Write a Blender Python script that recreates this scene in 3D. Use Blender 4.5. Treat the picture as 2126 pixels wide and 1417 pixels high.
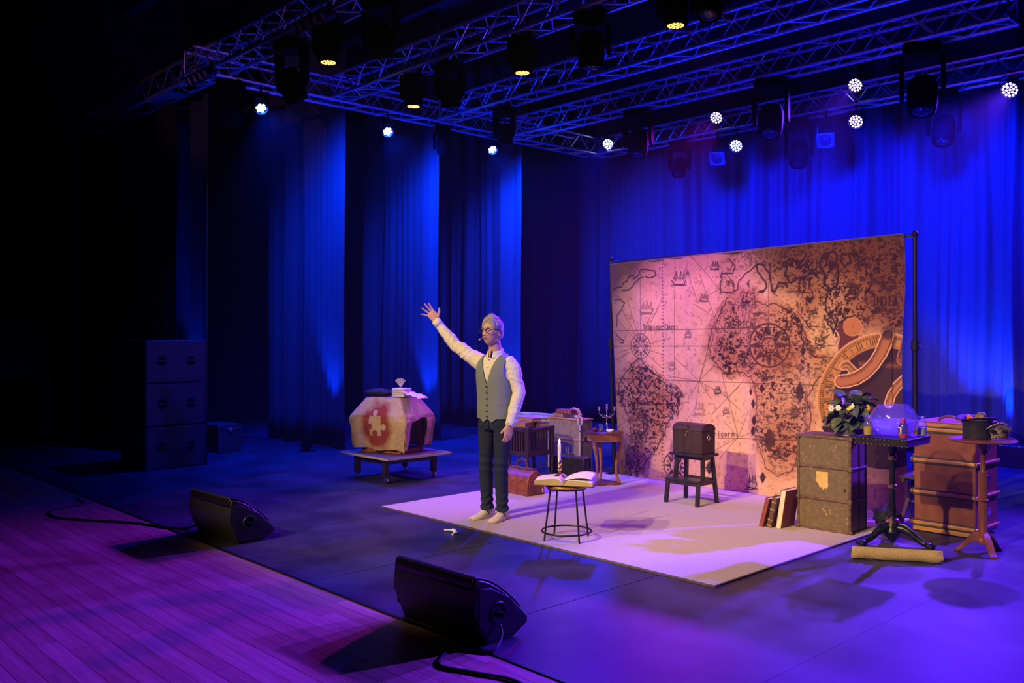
import bpy, bmesh, math, random
import numpy as np
from mathutils import Vector, Matrix, noise as mnoise
from math import pi, sin, cos, radians as R

for o in list(bpy.data.objects): bpy.data.objects.remove(o, do_unlink=True)
SC = bpy.context.scene
C = SC.collection
random.seed(7)

# ------------------------------------------------------------------ camera
cam_d = bpy.data.cameras.new('camera'); cam = bpy.data.objects.new('camera', cam_d); C.objects.link(cam)
cam_d.sensor_width = 36; cam_d.lens = 1856 * 36 / 2126
cam.location = (0, 0, 1.65); cam.rotation_euler = (R(90), 0, R(46.7)); cam_d.shift_y = -11.5 / 2126
cam_d.clip_start = 0.05; cam_d.clip_end = 100
SC.camera = cam

# ------------------------------------------------------------------ world and exposure
w = bpy.data.worlds.new('dark_hall'); SC.world = w; w.use_nodes = True
w.node_tree.nodes['Background'].inputs[0].default_value = (0.01, 0.012, 0.05, 1)
w.node_tree.nodes['Background'].inputs[1].default_value = 0.02
SC.cycles.max_bounces = 5; SC.cycles.diffuse_bounces = 2; SC.cycles.glossy_bounces = 3; SC.cycles.transmission_bounces = 4
vs = SC.view_settings
vs.view_transform = 'Standard'; vs.look = 'None'; vs.exposure = 0; vs.gamma = 1; vs.use_curve_mapping = False

# ------------------------------------------------------------------ lights
BLUE = (0.0, 0.006, 1.0); VIOLET = (0.105, 0.016, 1.0); MAGENTA = (0.36, 0.004, 0.80); WARM = (1.0, 0.67, 0.30); DEEP = (0.0, 0.028, 1.0)
def spot(loc, target, col, power, deg, blend=0.5, radius=0.08):
    d = bpy.data.lights.new('stage_light', 'SPOT'); o = bpy.data.objects.new('stage_light', d); C.objects.link(o)
    d.energy = power; d.color = col; d.spot_size = R(deg); d.spot_blend = blend; d.shadow_soft_size = radius
    o.location = loc
    o.rotation_euler = (Vector(target) - Vector(loc)).to_track_quat('-Z', 'Y').to_euler()
    return o
# front-of-house profile spots over the audience: warm white, one low, one high
spot((-5.6, -9.0, 8.6), (-6.2, 7.1, 0.8), WARM, 6600, 20.5, 0.35, 0.10)
spot((-3.0, -9.0, 8.6), (-3.2, 7.2, 0.6), WARM, 8200, 17, 0.5, 0.10)  # added low spot, fills in the warm light over the props at right
spot((-5.0, -4.4, 8.6), (-5.2, 6.9, 0.5), WARM, 2500, 30, 0.45, 0.10)
# added pink lamp out of view at front left, tinting the front truss bars
spot((-8.5, -5.0, 5.0), (-11.6, 5.0, 5.15), (1.0, 0.42, 0.55), 260, 14, 0.6, 0.08)
# violet wash from the heads on the second truss, over the rug and the map
for x, tx, p in ((-8.30, -8.0, 110), (-6.05, -5.9, 190), (-4.62, -4.0, 230)):
    spot((x, 6.78, 4.36), (tx, 7.0, 0.0), (0.42, 0.03, 1.0), p, 78, 0.8, 0.10)
spot((-6.05, 6.72, 4.36), (-5.75, 8.2, 2.0), (0.42, 0.02, 1.0), 1000, 46, 0.8, 0.10)
# blue border lamps hung just in front of the drapes
for x, p in ((-9.6, 1100), (-7.9, 2800), (-6.2, 3600), (-4.5, 3800), (-2.8, 3800), (-1.1, 3600), (0.7, 2600)):
    spot((x, 11.45, 4.62), (x + 0.2, 13.1, 2.7), BLUE, p * .50, 125, 0.8, 0.15)
# added blue spot, unseen past the stage's right edge, brightens speakers and side faces
spot((2.2, 6.6, 3.6), (-9.0, 4.2, 0.7), BLUE, 1700, 22, 0.7, 0.12)

# ------------------------------------------------------------------ materials
MATS = {}
def M(key, col=(0.5, 0.5, 0.5), rough=0.6, metal=0.0, var=0.12, scale=18.0, bump=0.0, col2=None, stretch=(1, 1, 1), spec=0.5,
      emit=None, estr=0.0, trans=0.0, ior=1.45, attr=None, alpha=1.0, coat=0.0):
    if key in MATS: return MATS[key]
    m = bpy.data.materials.new(key); m.use_nodes = True
    nt = m.node_tree; N = nt.nodes; L = nt.links; b = N['Principled BSDF']
    b.inputs['Roughness'].default_value = rough; b.inputs['Metallic'].default_value = metal
    b.inputs['Specular IOR Level'].default_value = spec; b.inputs['IOR'].default_value = ior
    b.inputs['Transmission Weight'].default_value = trans; b.inputs['Alpha'].default_value = alpha
    b.inputs['Coat Weight'].default_value = coat
    tc = N.new('ShaderNodeTexCoord'); mp = N.new('ShaderNodeMapping'); mp.inputs['Scale'].default_value = stretch
    L.new(tc.outputs['Object'], mp.inputs['Vector'])
    nz = N.new('ShaderNodeTexNoise'); nz.inputs['Scale'].default_value = scale; nz.inputs['Detail'].default_value = 5
    L.new(mp.outputs['Vector'], nz.inputs['Vector'])
    if attr:
        at = N.new('ShaderNodeAttribute'); at.attribute_name = attr; L.new(at.outputs['Color'], b.inputs['Base Color'])
    else:
        rp = N.new('ShaderNodeValToRGB')
        c2 = col2 if col2 else tuple(max(0, c * (1 - 2.2 * var)) for c in col)
        rp.color_ramp.elements[0].position = 0.36; rp.color_ramp.elements[0].color = (*c2, 1)
        rp.color_ramp.elements[1].position = 0.62; rp.color_ramp.elements[1].color = (*col, 1)
        L.new(nz.outputs['Fac'], rp.inputs['Fac']); L.new(rp.outputs['Color'], b.inputs['Base Color'])
    if bump:
        bp = N.new('ShaderNodeBump'); bp.inputs['Strength'].default_value = bump; bp.inputs['Distance'].default_value = 0.01
        L.new(nz.outputs['Fac'], bp.inputs['Height']); L.new(bp.outputs['Normal'], b.inputs['Normal'])
    if emit:
        b.inputs['Emission Color'].default_value = (*emit, 1); b.inputs['Emission Strength'].default_value = estr
    MATS[key] = m
    return m
M('black_paint', (0.012, 0.012, 0.014), 0.5, var=.2); M('black_metal', (0.01, 0.01, 0.012), 0.35, var=.2)
M('black_plastic', (0.004, 0.004, 0.005), 0.5, var=.2, scale=60, bump=.1)
M('alu', (0.62, 0.62, 0.66), 0.38, 0.9, var=.08); M('chrome', (0.8, 0.8, 0.82), 0.15, 1.0, var=.03)
M('brass', (0.75, 0.50, 0.18), 0.28, 1.0, var=.1); M('silver', (0.75, 0.75, 0.78), 0.2, 1.0, var=.05)
M('drape', (0.065, 0.065, 0.07), 0.85, var=.08, scale=40, spec=.15); M('black_drape', (0.035, 0.035, 0.042), 0.9, var=.1, scale=40, spec=.1)
M('vinyl', (0.050, 0.050, 0.078), 0.44, var=.25, scale=2.2, bump=.02, spec=.36)  # neutral black vinyl; the blue cast in its colour stands in for blue light
M('plank', (0.50, 0.30, 0.19), 0.42, var=.13, scale=9, stretch=(.25, 4, 1), bump=.03)
M('plank_b', (0.44, 0.255, 0.16), 0.42, var=.13, scale=9, stretch=(.25, 4, 1), bump=.03)
M('plank_c', (0.55, 0.345, 0.22), 0.40, var=.12, scale=9, stretch=(.25, 4, 1), bump=.03)
M('rug', (0.62, 0.54, 0.46), 0.95, var=.10, scale=160, bump=.35, spec=.1); M('rug_edge', (0.12, 0.10, 0.10), .8)
M('dark_wood', (0.060, 0.034, 0.026), 0.42, var=.2, scale=14, stretch=(1, 1, .15), bump=.05)
M('black_wood', (0.030, 0.024, 0.026), 0.38, var=.2, scale=14, bump=.03)
M('red_wood', (0.26, 0.085, 0.035), 0.34, var=.2, scale=14, stretch=(1, 1, .15), bump=.03)
M('honey_wood', (0.42, 0.19, 0.06), 0.36, var=.18, scale=14, stretch=(.2, 1, 1), bump=.03)
M('slat_wood', (0.62, 0.30, 0.07), 0.35, var=.18, scale=20, stretch=(.2, 1, 1))
M('orange_wood', (0.42, 0.11, 0.03), 0.4, var=.18, scale=14)
M('trunk_skin', (0.135, 0.098, 0.048), 0.55, var=.16, scale=26, col2=(0.17, 0.13, 0.065), bump=.1)
M('trunk_edge', (0.165, 0.10, 0.05), 0.5, var=.25, scale=30, bump=.1); M('trunk_wear', (0.40, 0.26, 0.12), 0.7)
M('trunk_tan', (0.34, 0.26, 0.115), 0.55, var=.12, scale=24, bump=.08)
M('wardrobe_skin', (0.27, 0.090, 0.032), 0.42, var=.12, scale=12, bump=.05); M('paper_yellow', (0.72, 0.50, 0.17), .8, var=.1)
M('green_trim', (0.05, 0.06, 0.035), .5)
M('leather', (0.34, 0.098, 0.034), 0.4, var=.2, scale=24, bump=.12); M('leather_dark', (0.16, 0.06, 0.03), 0.45, var=.2, bump=.1)
M('burlap', (0.62, 0.46, 0.26), 0.9, var=.12, scale=120, bump=.3, spec=.1); M('burlap_print', attr='Col', rough=.9, scale=120, bump=.3, spec=.1)
M('map_print', attr='Col', rough=.75, scale=300, bump=.05, spec=.2)
M('skin', attr='Col', rough=.5, scale=120, bump=.05)
M('shirt', (0.86, 0.84, 0.80), 0.75, var=.03, scale=60, bump=.08, spec=.2); M('vest', (0.235, 0.285, 0.29), 0.8, var=.08, scale=200, bump=.1, spec=.2)
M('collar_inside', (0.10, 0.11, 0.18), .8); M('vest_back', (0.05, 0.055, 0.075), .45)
M('jeans', (0.026, 0.040, 0.068), 0.85, var=.08, scale=140, bump=.15, spec=.2); M('hair', (0.50, 0.47, 0.46), 0.6, var=.25, scale=90, stretch=(1, .3, .3), bump=.4)
M('shoe', (0.84, 0.80, 0.74), 0.5, var=.04); M('sole', (0.80, 0.72, 0.58), 0.6, var=.05); M('lace', (0.85, 0.83, 0.80), .7); M('navy', (0.06, 0.06, 0.09), .6)
M('skin_plain', (0.70, 0.43, 0.30), .55, var=.05); M('lip', (0.45, 0.14, 0.11), .5); M('eye', (0.8, 0.78, 0.74), .25); M('iris', (0.05, 0.04, 0.03), .2); M('frame_dark', (0.035, 0.028, 0.022), .3)
M('mic', (0.75, 0.58, 0.48), .6); M('button', (0.02, 0.02, 0.022), .35)


M('yellow_liquid', (0.85, 0.62, 0.03), .3, var=.02); M('red_liquid', (0.75, 0.04, 0.03), .3, var=.02); M('teal_liquid', (0.50, 0.78, 0.70), .3, var=.02)
M('green_liquid', (0.45, 0.62, 0.10), .25, trans=.4)
M('leaf', (0.075, 0.125, 0.06), 0.4, var=.25, scale=20); M('leaf_b', (0.11, 0.145, 0.085), 0.4, var=.2, scale=20); M('lemon', (0.88, 0.66, 0.03), .4, var=.05)
M('white_petal', (0.85, 0.84, 0.74), .6); M('soil', (0.10, 0.075, 0.05), .9, var=.3, bump=.5); M('cork', (0.48, 0.26, 0.15), .8, var=.2)
M('page', (0.80, 0.74, 0.60), .8, var=.06, scale=90, stretch=(1, 1, 8)); M('page_edge', (0.60, 0.47, 0.24), .85, var=.2, scale=120, stretch=(.3, .3, 12), bump=.2)
M('book_red', (0.30, 0.075, 0.035), .5); M('book_brown', (0.14, 0.075, 0.04), .5); M('book_tan', (0.40, 0.22, 0.09), .55); M('book_gold', (0.62, 0.42, 0.13), .4, .4)
M('book_dark', (0.085, 0.05, 0.04), .5); M('book_green', (0.10, 0.10, 0.05), .55)
M('candle', (0.80, 0.74, 0.66), .5); M('flame', (1, .6, .2), .5, emit=(1.0, 0.50, 0.16), estr=26, var=0)
M('rope', (0.62, 0.56, 0.46), .8, bump=.4, scale=80); M('horn', (0.62, 0.34, 0.10), .4, var=.2)
M('white_cloth', (0.84, 0.82, 0.80), .85, var=.04, scale=40, bump=.1, spec=.2); M('black_cloth', (0.022, 0.022, 0.028), .8, var=.3, scale=20, bump=.3)
M('felt', (0.028, 0.026, 0.03), .7, spec=.3); M('felt_inside', (0.10, 0.06, 0.05), .7)
M('orange_bloom', (0.75, 0.20, 0.06), .6); M('leopard', (0.40, 0.26, 0.14), .6, var=.4, scale=55, col2=(.03, .02, .02))
M('sequin', (0.95, 0.93, 0.85), .25, .3, var=.4, scale=120, col2=(.01, .01, .015), bump=.8)
M('purple_hoop', (0.42, 0.36, 0.48), .35, var=.1); M('tape', (0.85, 0.85, 0.88), .6); M('cable', (0.010, 0.010, 0.012), .5)
M('iron_green', (0.030, 0.036, 0.030), .32, .5, var=.3, scale=30, bump=.1); M('board_top', (0.10, 0.085, 0.075), .6); M('board_edge', (0.55, 0.47, 0.36), .6)
M('amber_led', (1, .6, .2), .5, emit=(1.0, 0.40, 0.07), estr=3.0, var=0); M('blue_led', (1, 1, 1), .5, emit=(0.62, 0.66, 1.0), estr=7, var=0)
M('violet_led', (1, 1, 1), .5, emit=(0.80, 0.58, 1.0), estr=5, var=0); M('dim_lens', (0.30, 0.24, 0.22), .25); M('lens_dark', (0.02, 0.02, 0.03), .08, spec=.8)
M('fixture_black', (0.002, 0.002, 0.0025), .8, var=.1, spec=.06); M('monitor_paint', (0.028, 0.028, 0.032), 0.42, var=.15, scale=60, bump=.1); M('sub_paint', (0.05, 0.05, 0.058), 0.5, var=.1, scale=50, bump=.1); M('hole_black', (0.003, 0.003, 0.003), .9)
M('wall_black', (0.004, 0.004, 0.005), .9); M('ceiling_black', (0.02, 0.02, 0.024), .85); M('beam_grey', (0.06, 0.06, 0.07), .7)

def clear(key, tint, gloss, fres_ior, body=None, bodymix=0.0):     # thin clear pane: see-through with a fresnel sheen
    m = bpy.data.materials.new(key); m.use_nodes = True; nt = m.node_tree; N = nt.nodes; L = nt.links; N.clear()
    out = N.new('ShaderNodeOutputMaterial'); tr = N.new('ShaderNodeBsdfTransparent'); tr.inputs[0].default_value = (*tint, 1)
    gl = N.new('ShaderNodeBsdfGlossy'); gl.inputs['Roughness'].default_value = gloss; fc = N.new('ShaderNodeLayerWeight'); fc.inputs['Blend'].default_value = .5
    pw = N.new('ShaderNodeMath'); pw.operation = 'POWER'; pw.inputs[1].default_value = 3.5; L.new(fc.outputs['Facing'], pw.inputs[0])
    lw = N.new('ShaderNodeMath'); lw.operation = 'MULTIPLY_ADD'; lw.inputs[1].default_value = fres_ior - 1; lw.inputs[2].default_value = .07; L.new(pw.outputs[0], lw.inputs[0])
    mx = N.new('ShaderNodeMixShader'); base = tr
    if body:
        df = N.new('ShaderNodeBsdfDiffuse'); df.inputs[0].default_value = (*body, 1); tl = N.new('ShaderNodeBsdfTranslucent'); tl.inputs[0].default_value = (*body, 1)
        m1 = N.new('ShaderNodeMixShader'); m1.inputs[0].default_value = .5; L.new(df.outputs[0], m1.inputs[1]); L.new(tl.outputs[0], m1.inputs[2])
        m2 = N.new('ShaderNodeMixShader'); m2.inputs[0].default_value = bodymix; L.new(tr.outputs[0], m2.inputs[1]); L.new(m1.outputs[0], m2.inputs[2]); base = m2
    L.new(lw.outputs[0], mx.inputs[0]); L.new(base.outputs[0], mx.inputs[1]); L.new(gl.outputs[0], mx.inputs[2]); L.new(mx.outputs[0], out.inputs[0]); MATS[key] = m
clear('glass', (.95, .95, .98), .10, 1.75, (.80, .78, .95), .035); clear('lens_glass', (.97, .97, .97), .02, 1.35); clear('water', (.80, .74, .98), .05, 1.33, (.78, .66, .98), .30)  # violet bodies put backlight into the colour of the water and glass
# ------------------------------------------------------------------ mesh helpers
class MB:
    def __init__(s): s.v = []; s.f = []
    def add(s, vs, fs):
        k = len(s.v); s.v += [tuple(p) for p in vs]; s.f += [tuple(i + k for i in f) for f in fs]; return s
    def box(s, c, d, rz=0, rx=0, ry=0):
        m = Matrix.Rotation(rz, 3, 'Z') @ Matrix.Rotation(ry, 3, 'Y') @ Matrix.Rotation(rx, 3, 'X')
        vs = [Vector(c) + m @ Vector((x * d[0] / 2, y * d[1] / 2, z * d[2] / 2)) for x in (-1, 1) for y in (-1, 1) for z in (-1, 1)]
        return s.add(vs, [(0, 1, 3, 2), (4, 6, 7, 5), (0, 4, 5, 1), (2, 3, 7, 6), (0, 2, 6, 4), (1, 5, 7, 3)])
    def beam(s, p0, p1, a, b, up=(0, 0, 1), a1=None, b1=None):   # square bar from p0 to p1
        p0 = Vector(p0); p1 = Vector(p1); t = (p1 - p0).normalized(); u = t.cross(Vector(up))
        if u.length < 1e-4: u = Vector((1, 0, 0))
        u.normalize(); v = u.cross(t); a1 = a1 or a; b1 = b1 or b
        vs = [p + u * i * aa / 2 + v * j * bb / 2 for p, aa, bb in ((p0, a, b), (p1, a1, b1)) for i, j in ((-1, -1), (1, -1), (1, 1), (-1, 1))]
        return s.add(vs, [(3, 2, 1, 0), (4, 5, 6, 7)] + [(i, (i + 1) % 4, (i + 1) % 4 + 4, i + 4) for i in range(4)])
    def rings(s, rs, cap=True, closed=False):
        n = len(rs[0]); vs = [p for r in rs for p in r]; fs = []
        m = len(rs)
        for k in range(m if closed else m - 1):
            k2 = (k + 1) % m
            for i in range(n):
                j = (i + 1) % n; fs.append((k * n + i, k * n + j, k2 * n + j, k2 * n + i))
        if cap and not closed: fs.append(tuple(range(n - 1, -1, -1))); fs.append(tuple((m - 1) * n + i for i in range(n)))
        return s.add(vs, fs)
    def cyl(s, p0, p1, r0, r1=None, n=12, cap=True):
        return s.tube([p0, p1], [r0, r0 if r1 is None else r1], n, cap)
    def tube(s, path, r, n=8, cap=True, closed=False):
        P = [Vector(p) for p in path]; m = len(P); r = r if isinstance(r, (list, tuple)) else [r] * m
        rs = []; u = None
        for i, p in enumerate(P):
            a = P[(i - 1) % m] if (closed or i > 0) else p; b = P[(i + 1) % m] if (closed or i < m - 1) else p
            t = (b - a).normalized()
            if u is None: u = t.orthogonal().normalized()
            else:
                u = (u - t * u.dot(t)); u = u.normalized() if u.length > 1e-6 else t.orthogonal().normalized()
            w_ = t.cross(u)
            rs.append([p + (u * cos(2 * pi * k / n) + w_ * sin(2 * pi * k / n)) * r[i] for k in range(n)])
        return s.rings(rs, cap, closed)
    def lathe(s, prof, n=24, c=(0, 0, 0), cap=True):
        c = Vector(c)
        return s.rings([[c + Vector((r * cos(2 * pi * k / n), r * sin(2 * pi * k / n), z)) for k in range(n)] for r, z in prof], cap)
    def torus(s, c, R_, r, n=32, k=8, ax=(0, 0, 1), sx=1, sy=1):
        q = Vector((0, 0, 1)).rotation_difference(Vector(ax)); c = Vector(c)
        return s.tube([c + q @ Vector((R_ * sx * cos(2 * pi * i / n), R_ * sy * sin(2 * pi * i / n), 0)) for i in range(n)], r, k, closed=True)
    def ell(s, c, r, nu=16, nv=10, rot=None):
        c = Vector(c); rs = []
        for j in range(nv + 1):
            a = -pi / 2 + pi * min(max(j / nv, 0.004), 0.996)
            ring = []
            for i in range(nu):
                b = 2 * pi * i / nu; p = Vector((r[0] * cos(a) * cos(b), r[1] * cos(a) * sin(b), r[2] * sin(a)))
                ring.append(c + (rot @ p if rot else p))
            rs.append(ring)
        return s.rings(rs)
    def prism(s, poly, axis, a, b):   # polygon extruded along an axis; poly = pairs on the two other axes in order
        f = {'x': lambda p, t: (t, p[0], p[1]), 'y': lambda p, t: (p[0], t, p[1]), 'z': lambda p, t: (p[0], p[1], t)}[axis]
        return s.rings([[Vector(f(p, a)) for p in poly], [Vector(f(p, b)) for p in poly]])
    def grid(s, fn, nu, nv):
        vs = [fn(i / nu, j / nv) for j in range(nv + 1) for i in range(nu + 1)]
        return s.add(vs, [(j * (nu + 1) + i, j * (nu + 1) + i + 1, (j + 1) * (nu + 1) + i + 1, (j + 1) * (nu + 1) + i) for j in range(nv) for i in range(nu)])
    def xf(s, m): s.v = [tuple(m @ Vector(p)) for p in s.v]; return s
    def mesh(s, name, smooth=None):
        me = bpy.data.meshes.new(name); me.from_pydata(s.v, [], s.f); me.update()
        b = bmesh.new(); b.from_mesh(me); bmesh.ops.recalc_face_normals(b, faces=b.faces)
        if smooth is not None:
            for f in b.faces: f.smooth = True
            for e in b.edges:
                if len(e.link_faces) == 2 and e.calc_face_angle(0) > R(smooth): e.smooth = False
        b.to_mesh(me); b.free(); return me
def put(name, me, mat, parent=None, bevel=0, thick=0, loc=None):
    if not me.materials: me.materials.append(MATS[mat])
    o = bpy.data.objects.new(name, me); C.objects.link(o)
    if parent: o.parent = parent
    if loc: o.location = loc
    if thick: k = o.modifiers.new('solid', 'SOLIDIFY'); k.thickness = thick; k.offset = 0
    if bevel: k = o.modifiers.new('bevel', 'BEVEL'); k.width = bevel; k.segments = 2; k.limit_method = 'ANGLE'; k.angle_limit = R(40)
    return o
def part(name, mb, mat, parent=None, smooth=35, bevel=0, thick=0, label=None):
    o = put(name, mb.mesh(name, smooth), mat, parent, bevel, thick)
    if label: o['label'] = label
    return o
def tag(o, label, cat, group=None, kind=None):
    o['label'] = label
    if cat: o['category'] = cat
    if group: o['group'] = group
    if kind: o['kind'] = kind
    return o
def thing(name, label, cat, loc=(0, 0, 0), rz=0, group=None):
    o = bpy.data.objects.new(name, None); C.objects.link(o); o.location = loc; o.rotation_euler = (0, 0, rz); o.empty_display_size = .1
    return tag(o, label, cat, group)
def struct(name, mb, mat, label, smooth=35, bevel=0):
    o = part(name, mb, mat, None, smooth, bevel); o['kind'] = 'structure'; o['label'] = label; return o
def nz(x, y=0, z=0): return mnoise.noise(Vector((x, y, z)))

# ================================================================== the setting
fl = struct('floor', MB().box((-6.2, 8.0, -0.06), (19.6, 9.8, 0.11)), 'black_paint', 'dark stage floor slab under the vinyl')
for i in range(13):                                   # rolls of black dance vinyl running upstage
    x0 = -15.8 + i * 1.5
    part('vinyl_strip', MB().box((x0 + .75, 8.0, -0.0025), (1.492, 9.78, 0.005)), 'vinyl', fl)
part('seam_tape', MB().box((-2.30, 8.0, 0.0006), (0.045, 9.7, 0.0010)), 'vinyl', fl)
ap = struct('floor', MB().box((-6.2, 1.0, -0.075), (19.6, 4.18, 0.11)), 'black_paint', 'wooden apron floor boards in front of the vinyl')
rnd = random.Random(3); PW = 0.105; shapes = {}
for row in range(20):
    y = 3.10 - PW * (row + .5); x = -12.5 - rnd.random() * 1.6
    while x < -0.8:
        L_ = rnd.choice((1.4, 1.9, 2.4)); k = (L_, rnd.choice(('plank', 'plank_b', 'plank_c')))
        if k not in shapes:
            me = MB().box((0, 0, 0), (L_ - .003, PW - .003, .02)).mesh('plank'); me.materials.append(MATS[k[1]]); shapes[k] = me
        o = bpy.data.objects.new('plank', shapes[k]); C.objects.link(o); o.parent = ap
        o.location = (x + L_ / 2, y, -0.0105 - rnd.random() * .0008); x += L_
pl = MB()
for row in range(20, 38):
    pl.box((-6.2, 3.10 - PW * (row + .5), -0.011), (19.4, PW - .003, .02))
o = part('plank_rows', pl, 'plank', ap); o['kind'] = 'stuff'
struct('trim_1', MB().box((-6.2, 3.103, -0.001), (19.6, 0.018, 0.012)), 'black_metal', 'thin dark edging strip between vinyl and boards')

struct('wall_back', MB().box((-6.2, 13.9, 4.0), (20, .2, 8.2)), 'black_paint', 'black wall behind the blue lit drapes')
struct('wall_left', MB().box((-16.2, 6.5, 4.0), (.2, 15, 8.2)), 'wall_black', 'black side wall in the unlit wings')
ce = struct('ceiling', MB().box((-6.2, 6.5, 7.9), (20, 15, .2)), 'ceiling_black', 'black ceiling above the lighting trusses')
for y in (5.9, 7.7, 9.6, 11.4): part('ceiling_beam', MB().box((-6.2, y, 7.55), (20, .22, .5)), 'beam_grey', ce, bevel=.01)

def curtain(label, p0, p1, mat, seed, z1=6.8, amp=.055, z0=.02, wl=1.0, group=None):
    p0 = Vector((*p0, 0)); p1 = Vector((*p1, 0)); L_ = (p1 - p0).length; t = (p1 - p0) / L_; n = Vector((-t.y, t.x, 0))
    r = random.Random(seed); ph = [(r.uniform(1.2, 2.6) / wl, r.random() * 9, r.uniform(.4, 1)) for _ in range(3)]
    def fn(u, v):
        s = u * L_; z = z0 + (z1 - z0) * v
        warp = s + .10 * sin(s * 1.7 + seed) + .02 * sin(z * .8 + s)
        a = sum(w_ * sin(2 * pi * f * warp + p + .25 * sin(z * .5 + p)) for f, p, w_ in ph) * (.8 + .5 * nz(s * .9, seed))
        a += .35 * sin(2 * pi * 6.5 * warp + seed) * (0.6 + nz(s * 2, seed + 5))
        q = p0 + t * (s + .015 * sin(z * 1.3 + s * 4)) + n * (amp * a * (1.15 - .35 * v)); q.z = z; return q
    mb = MB().grid(fn, int(L_ / .022), 16)
    o = part('drape', mb, mat, None, 180, thick=.006)
    return tag(o, label, 'curtain', group)
LEGX = -11.0
for i, (y, lb) in enumerate(((5.32, 'dark stage leg curtain with a blue lit edge above the speaker stack'),
                             (7.06, 'blue lit leg curtain left of the burlap-covered table'),
                             (8.78, 'blue lit leg curtain behind the raised hand'),
                             (10.61, 'leg curtain with a thin blue lit edge behind the man\'s head'))):
    curtain(lb, (-13.2, y + .02), (LEGX if i else -11.61, y), 'drape', 11 + i * 7, z1=6.8 if i else 4.97, amp=.05, group='side leg curtains')
curtain('wide blue floodlit drape behind the map cloth', (-13.4, 13.25), (-4.05, 13.2), 'drape', 3, amp=.10, group='back drapes')
curtain('bright blue drape at the far right behind the wardrobe trunk', (-4.15, 12.95), (3.2, 12.9), 'drape', 8, amp=.12, group='back drapes')
curtain('nearest unlit black leg curtain left of the speaker stack', (-15.9, 5.06), (-12.09, 5.06), 'black_drape', 5, z1=4.88, amp=.03, group='side leg curtains')

curtain('black border cloth hung high behind the rear truss', (-13.0, 12.68), (3.0, 12.68), 'black_drape', 21, z1=7.7, z0=5.06, amp=.03)
# ================================================================== trusses
CH_R, BR_R, SIDE = .025, .0105, .29
brace_cache = {}
def truss(label, p0, p1, zb):
    p0 = Vector((*p0, zb + SIDE / 2)); p1 = Vector((*p1, zb + SIDE / 2)); L_ = (p1 - p0).length
    a = math.atan2(p1.y - p0.y, p1.x - p0.x)
    t = thing('lighting_truss', label, 'truss', p0, a, 'aluminium lighting trusses')
    h = SIDE / 2
    for sy in (-1, 1):
        for sz in (-1, 1): part('chord', MB().cyl((0, sy * h, sz * h), (L_, sy * h, sz * h), CH_R, n=8), 'alu', t)
    n = int(L_ / .255); dx = L_ / n
    key = round(dx, 4)
    if key not in brace_cache:
        ln = math.hypot(dx, SIDE); me = MB().cyl((-ln / 2, 0, 0), (ln / 2, 0, 0), BR_R, n=6).mesh('brace', 35); me.materials.append(MATS['alu']); brace_cache[key] = me
    for face in range(4):
        for i in range(n):
            if face in (2, 3) and i % 2 == 0 and False: continue
            o = bpy.data.objects.new('brace', brace_cache[key]); C.objects.link(o); o.parent = t
            s = 1 if (i + face) % 2 == 0 else -1; al = math.atan2(SIDE, dx) * s
            if face == 0: o.location = ((i + .5) * dx, 0, -h); o.rotation_euler = (0, 0, al)
            elif face == 1: o.location = ((i + .5) * dx, 0, h); o.rotation_euler = (0, 0, -al)
            elif face == 2: o.location = ((i + .5) * dx, -h, 0); o.rotation_euler = (0, -al, 0)
            else: o.location = ((i + .5) * dx, h, 0); o.rotation_euler = (0, al, 0)
    for x in (0.02, L_ - .02):
        part('end_frame', MB().tube([(x, -h, -h), (x, h, -h), (x, h, h), (x, -h, h)], .014, 6, closed=True), 'alu', t)
    return t
TZ = 4.95
T0 = truss('front truss reaching into the dark at upper left', (-15.2, 5.0), (-3.0, 5.0), TZ)
T1 = truss('second truss from the front, carrying three amber downlights', (-10.66, 6.8), (-2.0, 6.8), TZ)
T2 = truss('third truss from the front, crossing behind the amber downlights', (-10.66, 8.66), (-2.0, 8.66), TZ)
T3 = truss('fourth truss from the front, ending in view at top right', (-10.66, 10.25), (-3.2, 10.25), TZ)
TL = truss('side truss along the left above the leg curtains', (-10.85, 4.7), (-10.85, 12.25), TZ - .02)
TBk = truss('rear truss in front of the blue drapes carrying the violet lamps', (-11.0, 12.42), (1.0, 12.42), TZ)

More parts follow.
